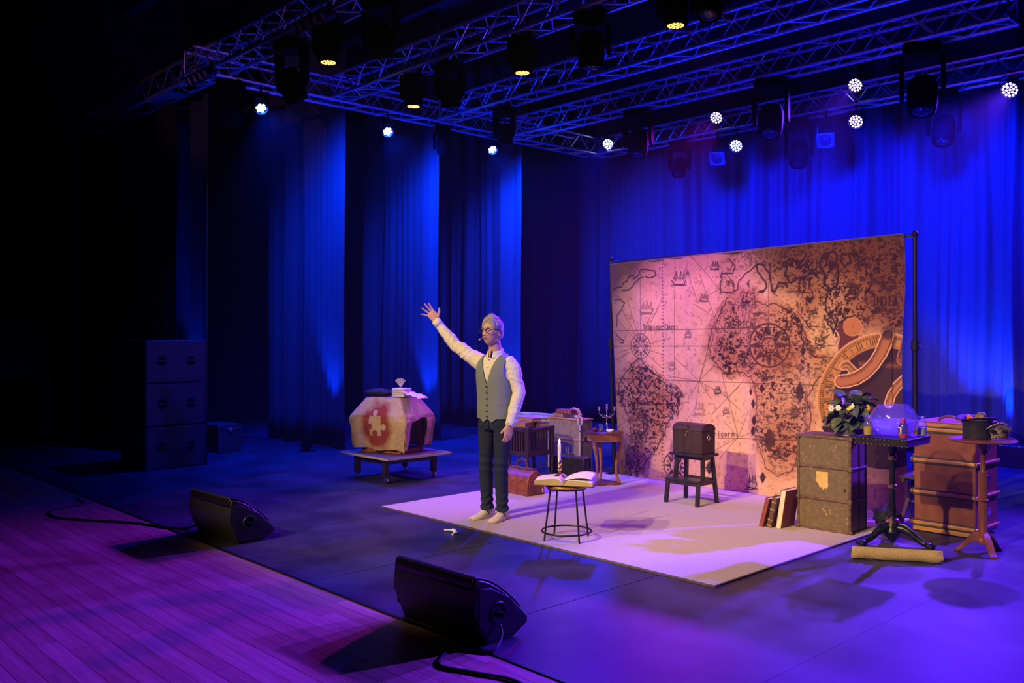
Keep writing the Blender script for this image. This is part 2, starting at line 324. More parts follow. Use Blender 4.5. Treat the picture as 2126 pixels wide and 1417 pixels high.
# ================================================================== stage lamps
def aim(loc, target): return Matrix.Translation(Vector(loc)) @ (Vector(target) - Vector(loc)).to_track_quat('-Z', 'Y').to_matrix().to_4x4()
def par_lamp(label, loc, target, led, r=.095, light=None, up=1, nled=19, group='led par lamps', zt=None, throw=None):
    t = thing('par_lamp', label, 'stage light', loc, 0, group); m = aim((0, 0, 0), Vector(target) - Vector(loc))
    body = MB().lathe([(r * .55, .17), (r * .85, .15), (r, .06), (r * 1.04, -.02), (r * 1.04, -.035), (r * .96, -.035), (r * .94, -.012), (.001, -.012)], 24, cap=False).xf(m)
    part('housing', body, 'black_metal', t)
    leds = MB(); pts = [(0, 0)] + [(.40 * cos(k * pi / 3), .40 * sin(k * pi / 3)) for k in range(6)] + [(.76 * cos(k * pi / 6 + .26), .76 * sin(k * pi / 6 + .26)) for k in range(12)]
    if nled == 7: pts = [(0, 0)] + [(.58 * cos(k * pi / 3), .58 * sin(k * pi / 3)) for k in range(6)]
    lr = r * (.145 if nled == 19 else .27)
    for x, y in pts: leds.lathe([(lr, -.016), (lr * .8, -.022), (.0005, -.024)], 10, (x * r, y * r, 0), cap=False)
    part('led_lenses', leds.xf(m), led, t)
    sx = m.to_3x3() @ Vector((1, 0, 0)); sx = Vector((sx.x, sx.y, 0)).normalized() * (r + .022)
    topz = up * .24 if zt is None else zt - loc[2]
    part('yoke', MB().tube([sx * 1 + Vector((0, 0, 0)), sx + Vector((0, 0, topz * .62)), -sx + Vector((0, 0, topz * .62)), -sx], .010, 6), 'black_metal', t)
    part('clamp', MB().cyl((0, 0, topz * .62), (0, 0, topz), .016, n=8).cyl((0, 0, topz), (0, 0, topz + .03 * (1 if topz > 0 else -1)), .034, n=10), 'black_metal', t)
    if light:
        col, pw, deg = light; d = (Vector(target) - Vector(loc)).normalized()
        spot(Vector(loc) + d * .06, throw or target, col, pw, deg, .9, r * .8)
    return t
for i, (y, z, lb) in enumerate(((5.74, 4.62, 'white-blue lamp under the side truss, leftmost of three'), (7.74, 4.63, 'white-blue lamp under the side truss, middle of three'),
                                (9.79, 4.66, 'white-blue lamp under the side truss, above the man\'s head'))):
    par_lamp(lb, (-10.71, y - .14, z), (-8.6, y - .7, 2.6), 'blue_led', .082, (DEEP, 2500, 140), nled=7, group='blue side lamps', zt=TZ, throw=(-10.7, y + 1.0, 3.0))
BK = [(-10.5, 5.10, 'lamp at the corner where side and rear truss meet', 'blue_led', BLUE, 2800, -1, 19),
      (-8.22, 5.17, 'dim violet lamp standing on the rear truss', 'violet_led', MAGENTA, 3200, -1, 19),
      (-7.85, 4.66, 'bright lamp hung under the rear truss left of centre', 'blue_led', VIOLET, 1100, 1, 19),
      (-5.90, 5.22, 'brightest violet lamp standing on the rear truss', 'violet_led', VIOLET, 5200, -1, 19),
      (-5.89, 4.70, 'lamp hung directly below the brightest violet lamp', 'violet_led', VIOLET, 1200, 1, 19),
      (-3.885, 4.75, 'violet lamp hung under the rear truss at the right edge', 'violet_led', VIOLET, 8500, 1, 19)]
for x, z, lb, led, col, pw, up, n in BK:
    hung = up > 0
    par_lamp(lb, (x, 12.275, z), (x * .45 - 2.6, 4.7, 0), led, .105, (col, pw, 41), n and 1, n, 'lamps on the rear truss', zt=(TZ if hung else TZ + SIDE - .02))
spot((-1.2, 12.3, 4.7), (-2.3, 6.4, 0), VIOLET, 12500, 48, .95, .1)         # its twin on the same truss just beyond the frame

def moving_head(label, loc, tilt=0, yaw=0, led=None, big=1.0, group='black moving heads', zt=TZ, snout=True):
    # loc = centre of the head; the base hangs above it from the truss
    t = thing('moving_head', label, 'stage light', loc, yaw, group); s = big; H_ = zt - loc[2]
    part('base', MB().box((0, 0, H_ - .10), (.30 * s, .24 * s, .13)), 'fixture_black', t, bevel=.015)
    for sx in (-1, 1): part('clamp', MB().cyl((sx * .09, 0, H_ - .04), (sx * .09, 0, H_ + .04), .025, n=8), 'fixture_black', t)
    for sx in (-1, 1):
        part('yoke_arm', MB().prism([(-.06 * s, H_ - .16), (.06 * s, H_ - .16), (.055 * s, .02), (.0, -.06), (-.055 * s, .02)], 'x', sx * .165 * s - .022, sx * .165 * s + .022), 'fixture_black', t, bevel=.01)
    m = Matrix.Rotation(tilt, 4, 'X')
    hd = MB().lathe([(.05 * s, .17 * s), (.10 * s, .15 * s), (.125 * s, .08 * s), (.125 * s, -.08 * s), (.115 * s, -.15 * s), (.105 * s, -.165 * s), (.095 * s, -.155 * s), (.001, -.155 * s)], 20, cap=False).xf(m)
    part('head', hd, 'fixture_black', t)
    if led:
        q = MB()
        for rr, k in ((.030, 6), (.068, 12)):
            for i in range(k): q.lathe([(.0145, -.158 * s), (.011, -.164 * s), (.0005, -.165 * s)], 8, (rr * s * cos(2 * pi * i / k), rr * s * sin(2 * pi * i / k), 0), cap=False)
        part('led_lenses', q.xf(m), led, t)
    elif snout:
        part('lens', MB().lathe([(.082 * s, -.156 * s), (.06 * s, -.172 * s), (.001, -.178 * s)], 18, cap=False).xf(m), 'lens_dark', t)
    return t
for x, y, lb in ((-8.1, 5.0, 'amber downlight under the front truss, highest at left'), (-9.02, 6.8, 'amber downlight under the second truss, lowest and furthest left'),
                 (-7.05, 6.8, 'amber downlight under the second truss, middle of its row'), (-5.0, 6.8, 'amber downlight nearest the top edge, right of centre')):
    moving_head(lb, (x, y, 4.68 if y > 6 else 4.65), 0, .4, 'amber_led', .95, 'amber downlights')
    spot((x, y, 4.47), (x, y, 0), (1.0, .45, .1), 60, 50, .6, .08)
MH = [(-8.30, 6.80, 4.55, .2, .3, 1.0, 'black moving head under the second truss between two amber downlights'),
      (-6.05, 6.80, 4.55, .1, .6, 1.1, 'tall black moving head hanging just right of the middle amber downlight'),
      (-9.35, 8.66, 4.52, .2, .2, .9, 'black moving head under the third truss left of its end'),
      (-4.62, 6.80, 4.66, -.3, .2, 1.0, 'black moving head beside the amber downlight at the top edge'),
      (-7.15, 5.0, 4.50, .35, .5, 1.0, 'black moving head beside the highest amber downlight'),
      (-8.85, 5.0, 4.42, .5, .3, 1.1, 'black moving head under the front truss near the side truss'),
      (-8.2, 10.25, 4.45, -.3, .3, 1.2, 'black moving head under the fourth truss left of centre'),
      (-6.05, 10.25, 4.40, -.35, .3, 1.25, 'large black moving head under the fourth truss centre'),
      (-4.15, 10.25, 4.35, -.3, .3, 1.3, 'large black moving head under the fourth truss at right'),
      (-9.05, 12.42, 4.50, -.5, .3, 1.0, 'black moving head under the rear truss near the corner'),
      (-6.86, 12.42, 4.40, -.4, .3, 1.15, 'moving head with a shiny lens under the rear truss centre'),
      (-4.75, 12.42, 4.40, -.4, .2, 1.15, 'moving head with a shiny lens under the rear truss at right'),
      (-10.85, 5.25, 4.55, .6, .9, 1.1, 'black moving head at the near end of the side truss'),
      (-10.85, 8.75, 4.60, .3, .9, .8, 'small black moving head under the middle of the side truss')]
for x, y, z, ti, ya, b, lb in MH: moving_head(lb, (x, y, z), ti, ya, None, b)

def fresnel(label, loc, target, zt=TZ):
    t = thing('fresnel_lamp', label, 'stage light', loc, 0, 'fresnel lamps with square front'); m = aim((0, 0, 0), Vector(target) - Vector(loc))
    part('housing', MB().prism([(-.09, -.09), (.09, -.09), (.11, 0), (.09, .09), (-.09, .09), (-.11, 0)], 'z', -.05, .22).xf(m), 'black_metal', t, bevel=.01)
    fr = MB(); n = 24
    sq = lambda k: (.125 / max(abs(cos(k)), abs(sin(k))))
    outer = [Vector((sq(2 * pi * i / n) * cos(2 * pi * i / n), sq(2 * pi * i / n) * sin(2 * pi * i / n), -.06)) for i in range(n)]
    inner = [Vector((.085 * cos(2 * pi * i / n), .085 * sin(2 * pi * i / n), -.06)) for i in range(n)]
    fr.rings([outer, inner], cap=False)
    part('colour_frame', fr.xf(m), 'beam_grey', t, thick=.006)
    part('lens', MB().lathe([(.085, -.045), (.05, -.058), (.001, -.062)], 20, cap=False).xf(m), 'lens_dark', t)
    part('yoke', MB().tube([(.13, 0, 0), (.13, 0, (zt - loc[2]) * .7), (-.13, 0, (zt - loc[2]) * .7), (-.13, 0, 0)], .011, 6), 'black_metal', t)
    part('clamp', MB().cyl((0, 0, (zt - loc[2]) * .7), (0, 0, zt - loc[2] + .03), .02, n=8), 'black_metal', t)
for x, lb in ((-8.2, 'square-fronted lamp under the rear truss left of the bright lamp'), (-6.35, 'square-fronted lamp under the rear truss below the brightest violet lamp')):
    fresnel(lb, (x, 12.275, 4.52), (x + 1.5, 8.5, 1.2))
for i, (x, lb) in enumerate(((-10.75, 'row of four dim lamps on the front truss at left'), (-8.05, 'row of four dim lamps on the front truss at the top edge'))):
    t = thing('four_lamp_bar', lb, 'stage light', (x, 4.80, 4.86), 0, 'bars of four dim lamps')
    part('bar', MB().box((0, .03, .07), (.62, .05, .05)), 'black_metal', t, bevel=.006)
    for k in range(4):
        ms = Matrix.Translation((-.225 + k * .15, -.02, 0)) @ Matrix.Rotation(R(-62), 4, 'X')
        c = part('lamp_can', MB().lathe([(.03, .14), (.06, .10), (.064, -.03), (.058, -.03), (.056, -.01), (.001, -.01)], 16, cap=False).xf(ms), 'black_metal', t)
        part('lens', MB().lathe([(.055, -.012), (.03, -.024), (.001, -.027)], 14, cap=False).xf(ms), 'dim_lens', c)
    for sx in (-1, 1): part('clamp', MB().cyl((sx * .2, .06, .07), (sx * .2, .06, .17), .016, n=8), 'black_metal', t)

t = thing('truss_plate', 'flat plate lying under the front truss at far left', 'plate', (-12.2, 5.0, 4.925), 0)
part('panel', MB().box((0, 0, -.006), (.78, .30, .014)), 'beam_grey', t, bevel=.003)
for sx in (-1, 1): part('strap', MB().box((sx * .3, 0, .004), (.03, .31, .03)), 'alu', t)
def uplight(label, loc, target, pw, deg=50, col=DEEP):
    t = thing('floor_uplight', label, 'stage light', loc, 0, 'blue uplights on the floor'); m = aim((0, 0, .13), Vector(target) - Vector(loc) + Vector((0, 0, .13)))
    part('base_plate', MB().box((0, 0, .01), (.18, .14, .02)), 'black_metal', t, bevel=.004)
    part('bracket', MB().tube([(.10, 0, .13), (.10, 0, .02), (-.10, 0, .02), (-.10, 0, .13)], .009, 6), 'black_metal', t)
    part('housing', MB().lathe([(.05, .10), (.08, .06), (.085, -.05), (.078, -.05), (.076, -.03), (.001, -.03)], 20, cap=False).xf(m), 'black_metal', t)
    spot(Vector(loc) + Vector((0, 0, .13)) + (Vector(target) - Vector(loc)).normalized() * .07, target, col, pw, deg, .7, .05)
uplight('uplight at the foot of the leg curtain left of the covered table', (-11.30, 6.62, 0), (-11.22, 7.06, 2.4), 900)
uplight('uplight at the foot of the leg curtain behind the covered table', (-11.25, 8.36, 0), (-11.15, 8.8, 2.4), 900)
uplight('uplight at the foot of the leg curtain behind the man', (-11.25, 10.2, 0), (-11.12, 10.62, 2.4), 800)
uplight('uplight at the foot of the leg curtain behind the speaker stack', (-11.90, 5.10, 0), (-11.82, 5.32, 2.6), 700)
uplight('uplight behind the map cloth near its right pole', (-4.4, 12.35, 0), (-4.2, 13.0, 2.2), 2200, 80)
uplight('uplight behind the wardrobe trunk at the far right', (-3.1, 12.3, 0), (-2.9, 12.9, 2.0), 2200, 80)
for x, y, lb in ((-8.9, 9.6, 'added unseen uplight upstage left of the map cloth, tinting the trusses blue'), (-5.6, 9.7, 'added unseen uplight behind the map cloth, tinting the trusses blue'), (-4.4, 9.7, 'added unseen uplight behind the right half of the map cloth, tinting the trusses blue')):
    uplight(lb, (x, y, 0), (x + .2, y - 1.2, 4.9), 900, 110, BLUE)  # added lamps, kept out of view, to turn the truss undersides blue

# ================================================================== floor pieces
t = thing('rug', 'flat beige rug under the man and the step stool', 'rug', (-5.25, 6.6, 0))
def rugfn(u, v): return Vector(((u - .5) * 3.78, (v - .5) * 3.22, .011 + .0012 * nz(u * 9, v * 9)))
part('pile', MB().grid(rugfn, 60, 50), 'rug', t, 180)
rb = MB()
for a, b in (((-1.89, -1.61), (1.89, -1.61)), ((1.89, -1.61), (1.89, 1.61)), ((1.89, 1.61), (-1.89, 1.61)), ((-1.89, 1.61), (-1.89, -1.61))):
    rb.beam((*a, .006), (*b, .006), .016, .011)
part('binding', rb, 'rug_edge', t)

def wedge(label, x0, y0, rz=0, W=.71):
    t = thing('stage_monitor', label, 'speaker', (x0, y0, 0), rz, 'wedge monitors at the stage edge')
    arc = [(.012 + .372 * s + .0, .356 - .266 * s ** 1.55) for s in [i / 8 for i in range(9)]]
    prof = [(.07, 0), (-.012, .19), (.0, .335)] + [(.012, .356)] + arc[1:] + [(.385, .06), (.27, 0)]
    part('cabinet', MB().prism(prof, 'x', -W / 2, W / 2), 'monitor_paint', t, 30, bevel=.006)
    g = MB()      # perforated grille wraps over the ridge
    gp = [(-.006, .30), (-.004, .352), (.014, .368)] + [(y + .008, z + .009) for y, z in arc[1:-1]]
    g.grid(lambda u, v: (lambda k, f: Vector(((u - .5) * (W - .03), gp[k][0] * (1 - f) + gp[k + 1][0] * f, gp[k][1] * (1 - f) + gp[k + 1][1] * f)))(min(int(v * (len(gp) - 1)), len(gp) - 2), v * (len(gp) - 1) - min(int(v * (len(gp) - 1)), len(gp) - 2)), 30, 20)
    part('grille', g, 'black_metal', t, 40, thick=.004)
    bu = MB()
    for i in range(34): bu.box((-W / 2 + .03 + i * (W - .06) / 33, .003, .366), (.009, .016, .010), rx=.7)
    o = part('grille_ribs', bu, 'sub_paint', t); o['kind'] = 'stuff'
    part('back_panel', MB().prism([(-W * .36, .07), (W * .30, .07), (W * .30, .165), (-W * .36, .165)], 'y', 0, .006).xf(Matrix.Translation((0, .018, 0)) @ Matrix.Rotation(-.40, 4, 'X') @ Matrix.Translation((0, 0, -.0))), 'sub_paint', t)
    for sx in (-1, 1):
        xx = sx * (W / 2 + .001)
        h = part('side_plate', MB().prism([(.02, .10), (.02, .31), (.10, .30), (.25, .22), (.34, .10), (.27, .03), (.09, .02)], 'x', xx - .003, xx + .003), 'monitor_paint', t, bevel=.002)
        ring = MB().torus((xx + sx * .003, .155, .165), .050, .007, 28, 6, (1, 0, 0))
        part('handle_rim', ring, 'monitor_paint', h)
        part('handle_cup', MB().lathe([(.049, 0), (.001, .001)], 24, cap=False).xf(Matrix.Translation((xx + sx * .0035, .155, .165)) @ Matrix.Rotation(pi / 2, 4, 'Y')), 'hole_black', h, label='black round handle recess')
        part('handle_bar', MB().beam((xx + sx * .006, .107, .178), (xx + sx * .006, .203, .150), .012, .010), 'monitor_paint', h)
    return t
wedge('nearest black wedge monitor with a cable, grille ridge toward the rug', -3.915, 3.09, .02)
wedge('further black wedge monitor with a blue-lit side, left of the rug', -6.98, 3.20, .03)
def cable(label, pts, r=.008):
    out = []
    P = [Vector((*p, r)) if len(p) == 2 else Vector(p) for p in pts]
    for i in range(len(P) - 1):
        a, b, c, d = P[max(i - 1, 0)], P[i], P[i + 1], P[min(i + 2, len(P) - 1)]
        for k in range(8):
            s = k / 8; out.append(.5 * ((2 * b) + (c - a) * s + (2 * a - 5 * b + 4 * c - d) * s * s + (3 * b - a - 3 * c + d) * s ** 3))
    out.append(P[-1]); tag(part('cable', MB().tube(out, r, 8), 'cable'), label, 'cable', 'cables lying on the boards')
cable('cable curling from the nearest monitor over the boards', [(-3.545, 3.25, .10), (-3.50, 3.22, .05), (-3.46, 3.10, .01), (-3.62, 2.98), (-3.50, 2.80), (-3.30, 2.86), (-3.05, 2.93), (-2.6, 2.75)])
cable('cable running from the further monitor to the left', [(-7.36, 3.28, .06), (-7.45, 3.22, .012), (-7.62, 3.10), (-8.0, 2.98), (-8.4, 2.72), (-8.75, 2.55), (-9.1, 2.62), (-9.25, 2.95), (-9.55, 2.98)])

sub_z = 0
for i, lb in enumerate(('bottom subwoofer of the stack of three', 'middle subwoofer of the stack of three', 'top subwoofer of the stack of three')):
    t = thing('subwoofer', lb, 'speaker', (-11.03, 4.62, i * .535), R(4), 'stacked subwoofers')
    part('cabinet', MB().box((-.33, 0, .265), (.66, .82, .528)), 'sub_paint', t, bevel=.008)
    part('front_panel', MB().box((.002, 0, .265), (.012, .77, .50)), 'sub_paint', t, bevel=.003)
    for sy in (-1, 1):
        h = part('handle_recess', MB().lathe([(.062, 0), (.001, .0005)], 24, cap=False).xf(Matrix.Translation((.009, sy * .19, .27)) @ Matrix.Rotation(pi / 2, 4, 'Y')), 'hole_black', t)
        part('handle_bar', MB().box((.011, sy * .19, .272), (.006, .13, .016)), 'sub_paint', h)
        part('side_edge', MB().box((.006, sy * .40, .265), (.016, .012, .52)), 'black_plastic', t)
t = thing('road_case', 'low dark case in the wings right of the speaker stack', 'case', (-12.2, 5.75, 0), .1)
part('body', MB().box((0, 0, .17), (.5, .36, .34)), 'sub_paint', t, bevel=.01); part('lid', MB().box((0, 0, .37), (.52, .38, .06)), 'sub_paint', t, bevel=.01)
part('catch', MB().box((.262, 0, .33), (.012, .06, .05)), 'chrome', t); part('rim', MB().box((0, 0, .345), (.516, .376, .012)), 'alu', t)

# ================================================================== map cloth on its frame
t = thing('map_backdrop', 'large printed antique map cloth hung on a black pipe frame', 'backdrop', (0, 0, 0))
TLc, TRc, BLc, BRc = Vector((-6.986, 8.20, 2.50)), Vector((-3.489, 8.20, 2.575)), Vector((-6.837, 8.20, .015)), Vector((-3.476, 8.20, .015))
NU, NV = 720, 530
HM = np.array([[0.0008902464523389849, -4.101903066698562e-05, -0.029376160572437828], [0.00013578100172066942, -0.0009357057729135087, 1.181826359049584], [0.000228682255011612, -3.764284625732778e-05, 1.0]])          # drawing units -> (s, t) on the cloth in 0..1, t upward
rng = np.random.RandomState(5)
def vnoise(w_, h_, cx, cy, octaves=4, seed=0):
    r = np.random.RandomState(seed); out = np.zeros((h_, w_)); amp = 1.; tot = 0
    for o in range(octaves):
        nx, ny = int(cx * 2 ** o) + 2, int(cy * 2 ** o) + 2; g = r.rand(ny, nx)
        xs = np.linspace(0, nx - 1.001, w_); ys = np.linspace(0, ny - 1.001, h_); xi = xs.astype(int); yi = ys.astype(int)
        fx = xs - xi; fy = (ys - yi)[:, None]; fx = fx * fx * (3 - 2 * fx); fy = fy * fy * (3 - 2 * fy)
        a = g[yi][:, xi]; b = g[yi][:, xi + 1]; c = g[yi + 1][:, xi]; d = g[yi + 1][:, xi + 1]
        out += amp * ((a * (1 - fx) + b * fx) * (1 - fy) + (c * (1 - fx) + d * fx) * fy); tot += amp; amp *= .55
    return out / tot
Wc, Hc = NU + 1, NV + 1
SX, SY = np.meshgrid(np.linspace(0, 1, Wc), np.linspace(0, 1, Hc))      # s, t
XM = SX * 3.46; YM = SY * 2.53                                         # metres on the cloth
def Z(x, y):
    p = HM @ np.array([x, y, 1.]); return p[0] / p[2] * 3.46, p[1] / p[2] * 2.53
n1 = vnoise(Wc, Hc, 5, 4, 6, 1); n2 = vnoise(Wc, Hc, 40, 30, 4, 2); n3 = vnoise(Wc, Hc, 110, 80, 3, 3); n4 = vnoise(Wc, Hc, 14, 10, 5, 4)
par = np.array((.80, .52, .28)); img = np.ones((Hc, Wc, 3)) * par
img *= (.80 + .36 * n1)[..., None]; img *= (.88 + .22 * n2)[..., None]
def mixc(img, col, a): img[:] = img * (1 - a[..., None]) + np.array(col) * a[..., None]
def soft(polyz, blur):     # soft polygon mask by signed distance
    P = np.array([Z(*p) for p in polyz]); inside = np.zeros((Hc, Wc), bool); dist = np.full((Hc, Wc), 9.)
    for i in range(len(P)):
        a, b = P[i], P[(i + 1) % len(P)]; ab = b - a; L2 = ab @ ab + 1e-9
        tt = np.clip(((XM - a[0]) * ab[0] + (YM - a[1]) * ab[1]) / L2, 0, 1)
        dist = np.minimum(dist, np.hypot(XM - a[0] - tt * ab[0], YM - a[1] - tt * ab[1]))
        c = ((a[1] > YM) != (b[1] > YM)) & (XM < (b[0] - a[0]) * (YM - a[1]) / (b[1] - a[1] + 1e-12) + a[0]); inside ^= c
    return np.clip(.5 + np.where(inside, dist, -dist) / (2 * blur), 0, 1)
INK = (.022, .011, .016)
ink = np.zeros((Hc, Wc))
def seg(a, b, wd, op=1.):
    x0, x1 = min(a[0], b[0]) - wd * 2, max(a[0], b[0]) + wd * 2; y0, y1 = min(a[1], b[1]) - wd * 2, max(a[1], b[1]) + wd * 2
    i0, i1 = max(int(x0 / 3.46 * NU), 0), min(int(x1 / 3.46 * NU) + 2, Wc); j0, j1 = max(int(y0 / 2.53 * NV), 0), min(int(y1 / 2.53 * NV) + 2, Hc)
    if i1 <= i0 or j1 <= j0: return
    X_, Y_ = XM[j0:j1, i0:i1], YM[j0:j1, i0:i1]; dx, dy = b[0] - a[0], b[1] - a[1]; L2 = dx * dx + dy * dy + 1e-9
    tt = np.clip(((X_ - a[0]) * dx + (Y_ - a[1]) * dy) / L2, 0, 1); d = np.hypot(X_ - a[0] - tt * dx, Y_ - a[1] - tt * dy)
    s = ink[j0:j1, i0:i1]; np.maximum(s, op * np.clip(1.25 - d / (wd * .5 + .0022), 0, 1), out=s)
def line(pz, wd=.006, op=.8, jit=0, closed=False):
    P = [Z(*p) for p in pz]
    if closed: P.append(P[0])
    if jit:
        Q = []
        for a, b in zip(P[:-1], P[1:]):
            n = max(1, int(math.hypot(b[0] - a[0], b[1] - a[1]) / .03))
            for k in range(n): f = k / n; Q.append((a[0] + (b[0] - a[0]) * f + rng.randn() * jit, a[1] + (b[1] - a[1]) * f + rng.randn() * jit))
        P = Q + [P[-1]]
    for a, b in zip(P[:-1], P[1:]): seg(a, b, wd, op)
# stained land masses
AFR = [(640, 370), (600, 470), (560, 540), (545, 640), (560, 690), (600, 740), (640, 770), (700, 765), (760, 790), (790, 850), (800, 900), (790, 980), (775, 1060), (800, 1120), (830, 1200), (850, 1260), (900, 1285), (960, 1270), (990, 1210),
       (1000, 1130), (1060, 1060), (1085, 980), (1050, 900), (1100, 820), (1170, 720), (1195, 690), (1100, 690), (1050, 610), (1000, 510), (985, 470), (960, 445), (880, 405), (850, 420), (785, 395), (775, 350), (700, 350)]
SAM = [(100, 800), (140, 740), (190, 690), (230, 730), (290, 790), (320, 830), (370, 840), (405, 880), (390, 920), (385, 960), (330, 1020), (310, 1080), (280, 1150), (200, 1250), (130, 1290), (120, 1200), (150, 1100), (150, 1020), (130, 970), (95, 900), (85, 830)]
ASI = [(985, 470), (1010, 430), (1025, 360), (900, 330), (880, 230), (1000, 150), (1200, 100), (1560, 60), (1560, 560), (1400, 540), (1300, 620), (1180, 560), (1130, 470), (1180, 400), (1110, 420), (1060, 600), (1030, 560)]
EUR = [(605, 345), (610, 250), (640, 165), (700, 130), (900, 110), (1100, 100), (1000, 200), (900, 300), (800, 240), (740, 240), (690, 320), (650, 350)]
mA, mS, mI, mE = soft(AFR, .10), soft(SAM, .08), soft(ASI, .12), soft(EUR, .10)
land = np.maximum.reduce([mA, mS, mI, mE])
mixc(img, (.34, .13, .05), np.clip(land * (.30 + 1.3 * (n1 - .33)) + .0, 0, .8))
coastA = np.clip(1 - abs(mA - .5) * 2.2, 0, 1); mixc(img, (.45, .16, .06), coastA * .5 * n4 * 1.5)
n5 = vnoise(Wc, Hc, 240, 175, 2, 9); sp = np.clip((n3 * .55 + n5 * .45 + n2 * .25 - .63) * 7, 0, 1)
dens = np.clip(mA * .8 * (n4 * 2.4 - .45) + mS * (n4 * 2.4 - .25) * 1.2 + mI * (n4 * 2.4 - .45) * 1.1 + mE * .6 * n4, 0, 1)
ink = np.maximum(ink, np.clip(sp * dens * 1.3, 0, .9))
ink = np.maximum(ink, np.clip((n3 - .62) * 5, 0, 1) * .26)
# hatching strokes on the land
for k in range(7000):
    i_, j_ = rng.randint(NU), rng.randint(NV)
    if land[j_, i_] * (.35 + n4[j_, i_]) * (1.25 if mS[j_, i_] > .3 else .85) > rng.rand() * .9 + .12:
        x, y = XM[j_, i_], YM[j_, i_]; a_ = rng.randn() * .5 + (pi / 2 if rng.rand() < .35 else 0); l_ = rng.uniform(.006, .022); seg((x, y), (x + l_ * cos(a_), y + l_ * sin(a_)), .006, rng.uniform(.45, .9))
# coast lines
line(AFR[:19], .007, .8, .007); line(AFR[18:26], .009, .85, .007); line(AFR[24:], .007, .8, .007)
line([(1000, 480), (990, 510), (1030, 600), (1080, 670), (1120, 690)], .012, .8, .006); line([(1000, 480), (1020, 520), (1060, 610), (1100, 660)], .010, .7, .006)
line(SAM, .010, .9, .007, True)
line([(105 + i * 26, 805 + (45 if i % 2 else 0)) for i in range(8)], .011, .9, .003)
line([(60, 330), (100, 312), (130, 280), (160, 250), (165, 275), (200, 240), (205, 225), (240, 225), (265, 232), (268, 258), (240, 268), (225, 262)], .012, .9, .008); line([(110, 330), (140, 330), (165, 300), (200, 270), (215, 265)], .013, .9, .008)
line([(70, 385), (100, 380), (115, 400), (110, 430), (80, 470), (75, 530)], .011, .8, .007); line([(70, 560), (95, 585), (120, 600), (100, 610)], .012, .8, .007)
line([(605, 345), (608, 300), (610, 250), (660, 245), (672, 205), (640, 168)], .011, .95, .005); line([(605, 345), (630, 345), (655, 350), (690, 320), (692, 285), (740, 242), (780, 212)], .011, .95, .005)
line([(780, 212), (790, 200), (800, 240), (840, 290), (845, 320), (825, 350), (800, 340), (826, 338)], .016, .95, .005); line([(790, 200), (830, 210), (858, 250), (866, 300), (872, 330), (888, 348), (905, 300), (940, 296), (945, 320)], .018, .95, .005)
line([(870, 340), (885, 345), (880, 358)], .010, .9, .003, True)
line([(940, 190), (970, 170), (992, 178), (1010, 210), (1050, 200), (1078, 240), (1060, 265), (1012, 265), (960, 300), (936, 260)], .018, .95, .007, True); line([(1010, 210), (1030, 180), (1055, 150)], .016, .9, .006)
line([(1140, 150), (1190, 130), (1212, 150), (1200, 200), (1218, 260), (1205, 320), (1170, 335), (1140, 310), (1150, 260), (1112, 215)], .020, .95, .007, True); line([(1170, 195), (1205, 205)], .05, .9)
line([(1232, 150), (1270, 143), (1276, 190), (1250, 215), (1228, 190)], .018, .95, .006, True); line([(1395, 150), (1400, 185), (1430, 180), (1440, 150)], .016, .7, .006)
line([(1160, 330), (1150, 400), (1145, 440), (1180, 490), (1200, 520), (1190, 560), (1160, 520), (1140, 470)], .012, .9, .008); line([(1200, 540), (1240, 500), (1300, 470)], .012, .8, .008)
line([(940, 340), (960, 345), (1000, 340), (1040, 350), (1075, 352)], .008, .9, .008)
# graticule, rhumb lines, dotted meridian
for a, b in (((66, 548), (1120, 528)), ((64, 628), (1190, 628)), ((64, 795), (1125, 832)), ((590, 1098), (1010, 1112)), ((900, 875), (1060, 872))): line([a, b], .004, .75)
for a, b in (((200, 250), (200, 560)), ((370, 165), (370, 800)), ((855, 300), (855, 510)), ((430, 200), (495, 405))): line([a, b], .004, .6)
for c, ts in (((200, 628), ((75, 480), (100, 420), (130, 380), (75, 700), (300, 740), (330, 590), (90, 660), (260, 430), (300, 380), (320, 680))), ((505, 810), ((600, 460), (370, 690), (330, 780), (640, 640), (640, 895), (480, 990), (440, 900), (560, 560), (560, 900))),
              ((640, 895), ((560, 980), (720, 800), (590, 840), (700, 960), (600, 700), (690, 840))), ((690, 1095), ((560, 1170), (620, 1010), (740, 960), (860, 1040), (640, 880), (600, 1200))), ((575, 480), ((500, 250), (640, 560), (480, 410), (620, 390))),
              ((600, 330), ((430, 120), (700, 120), (500, 390), (800, 480))), ((130, 1010), ((70, 960), (70, 1050), (200, 960), (250, 1060)))):
    for q in ts: line([c, q], .0035, .55)
for k in range(62): x, y = Z(307, 178 + k * 18.2); seg((x, y), (x, y), .014, .85)
# compass roses
def rose(cz, R_, rings_, n, op=.9):
    cx, cy = Z(*cz)
    for rr, wd in rings_:
        for k in range(48): a0, a1 = 2 * pi * k / 48, 2 * pi * (k + 1) / 48; seg((cx + rr * cos(a0), cy + rr * sin(a0)), (cx + rr * cos(a1), cy + rr * sin(a1)), wd, op)
    for k in range(n):
        a = 2 * pi * k / n + pi / 2; r0, r1 = R_ * .48, R_ * .97
        for f in np.linspace(0, 1, 9):
            rr = r0 + (r1 - r0) * f; hw = R_ * .13 * (1 - f) * (1 if f > .12 else .5)
            seg((cx + rr * cos(a) - hw * sin(a), cy + rr * sin(a) + hw * cos(a)), (cx + rr * cos(a) + hw * sin(a), cy + rr * sin(a) - hw * cos(a)), R_ * .055, op)
        a += pi / n; rr = R_ * .78; seg((cx + rr * .92 * cos(a), cy + rr * .92 * sin(a)), (cx + rr * cos(a), cy + rr * sin(a)), R_ * .12, op)
    seg((cx, cy), (cx, cy), .012, op)
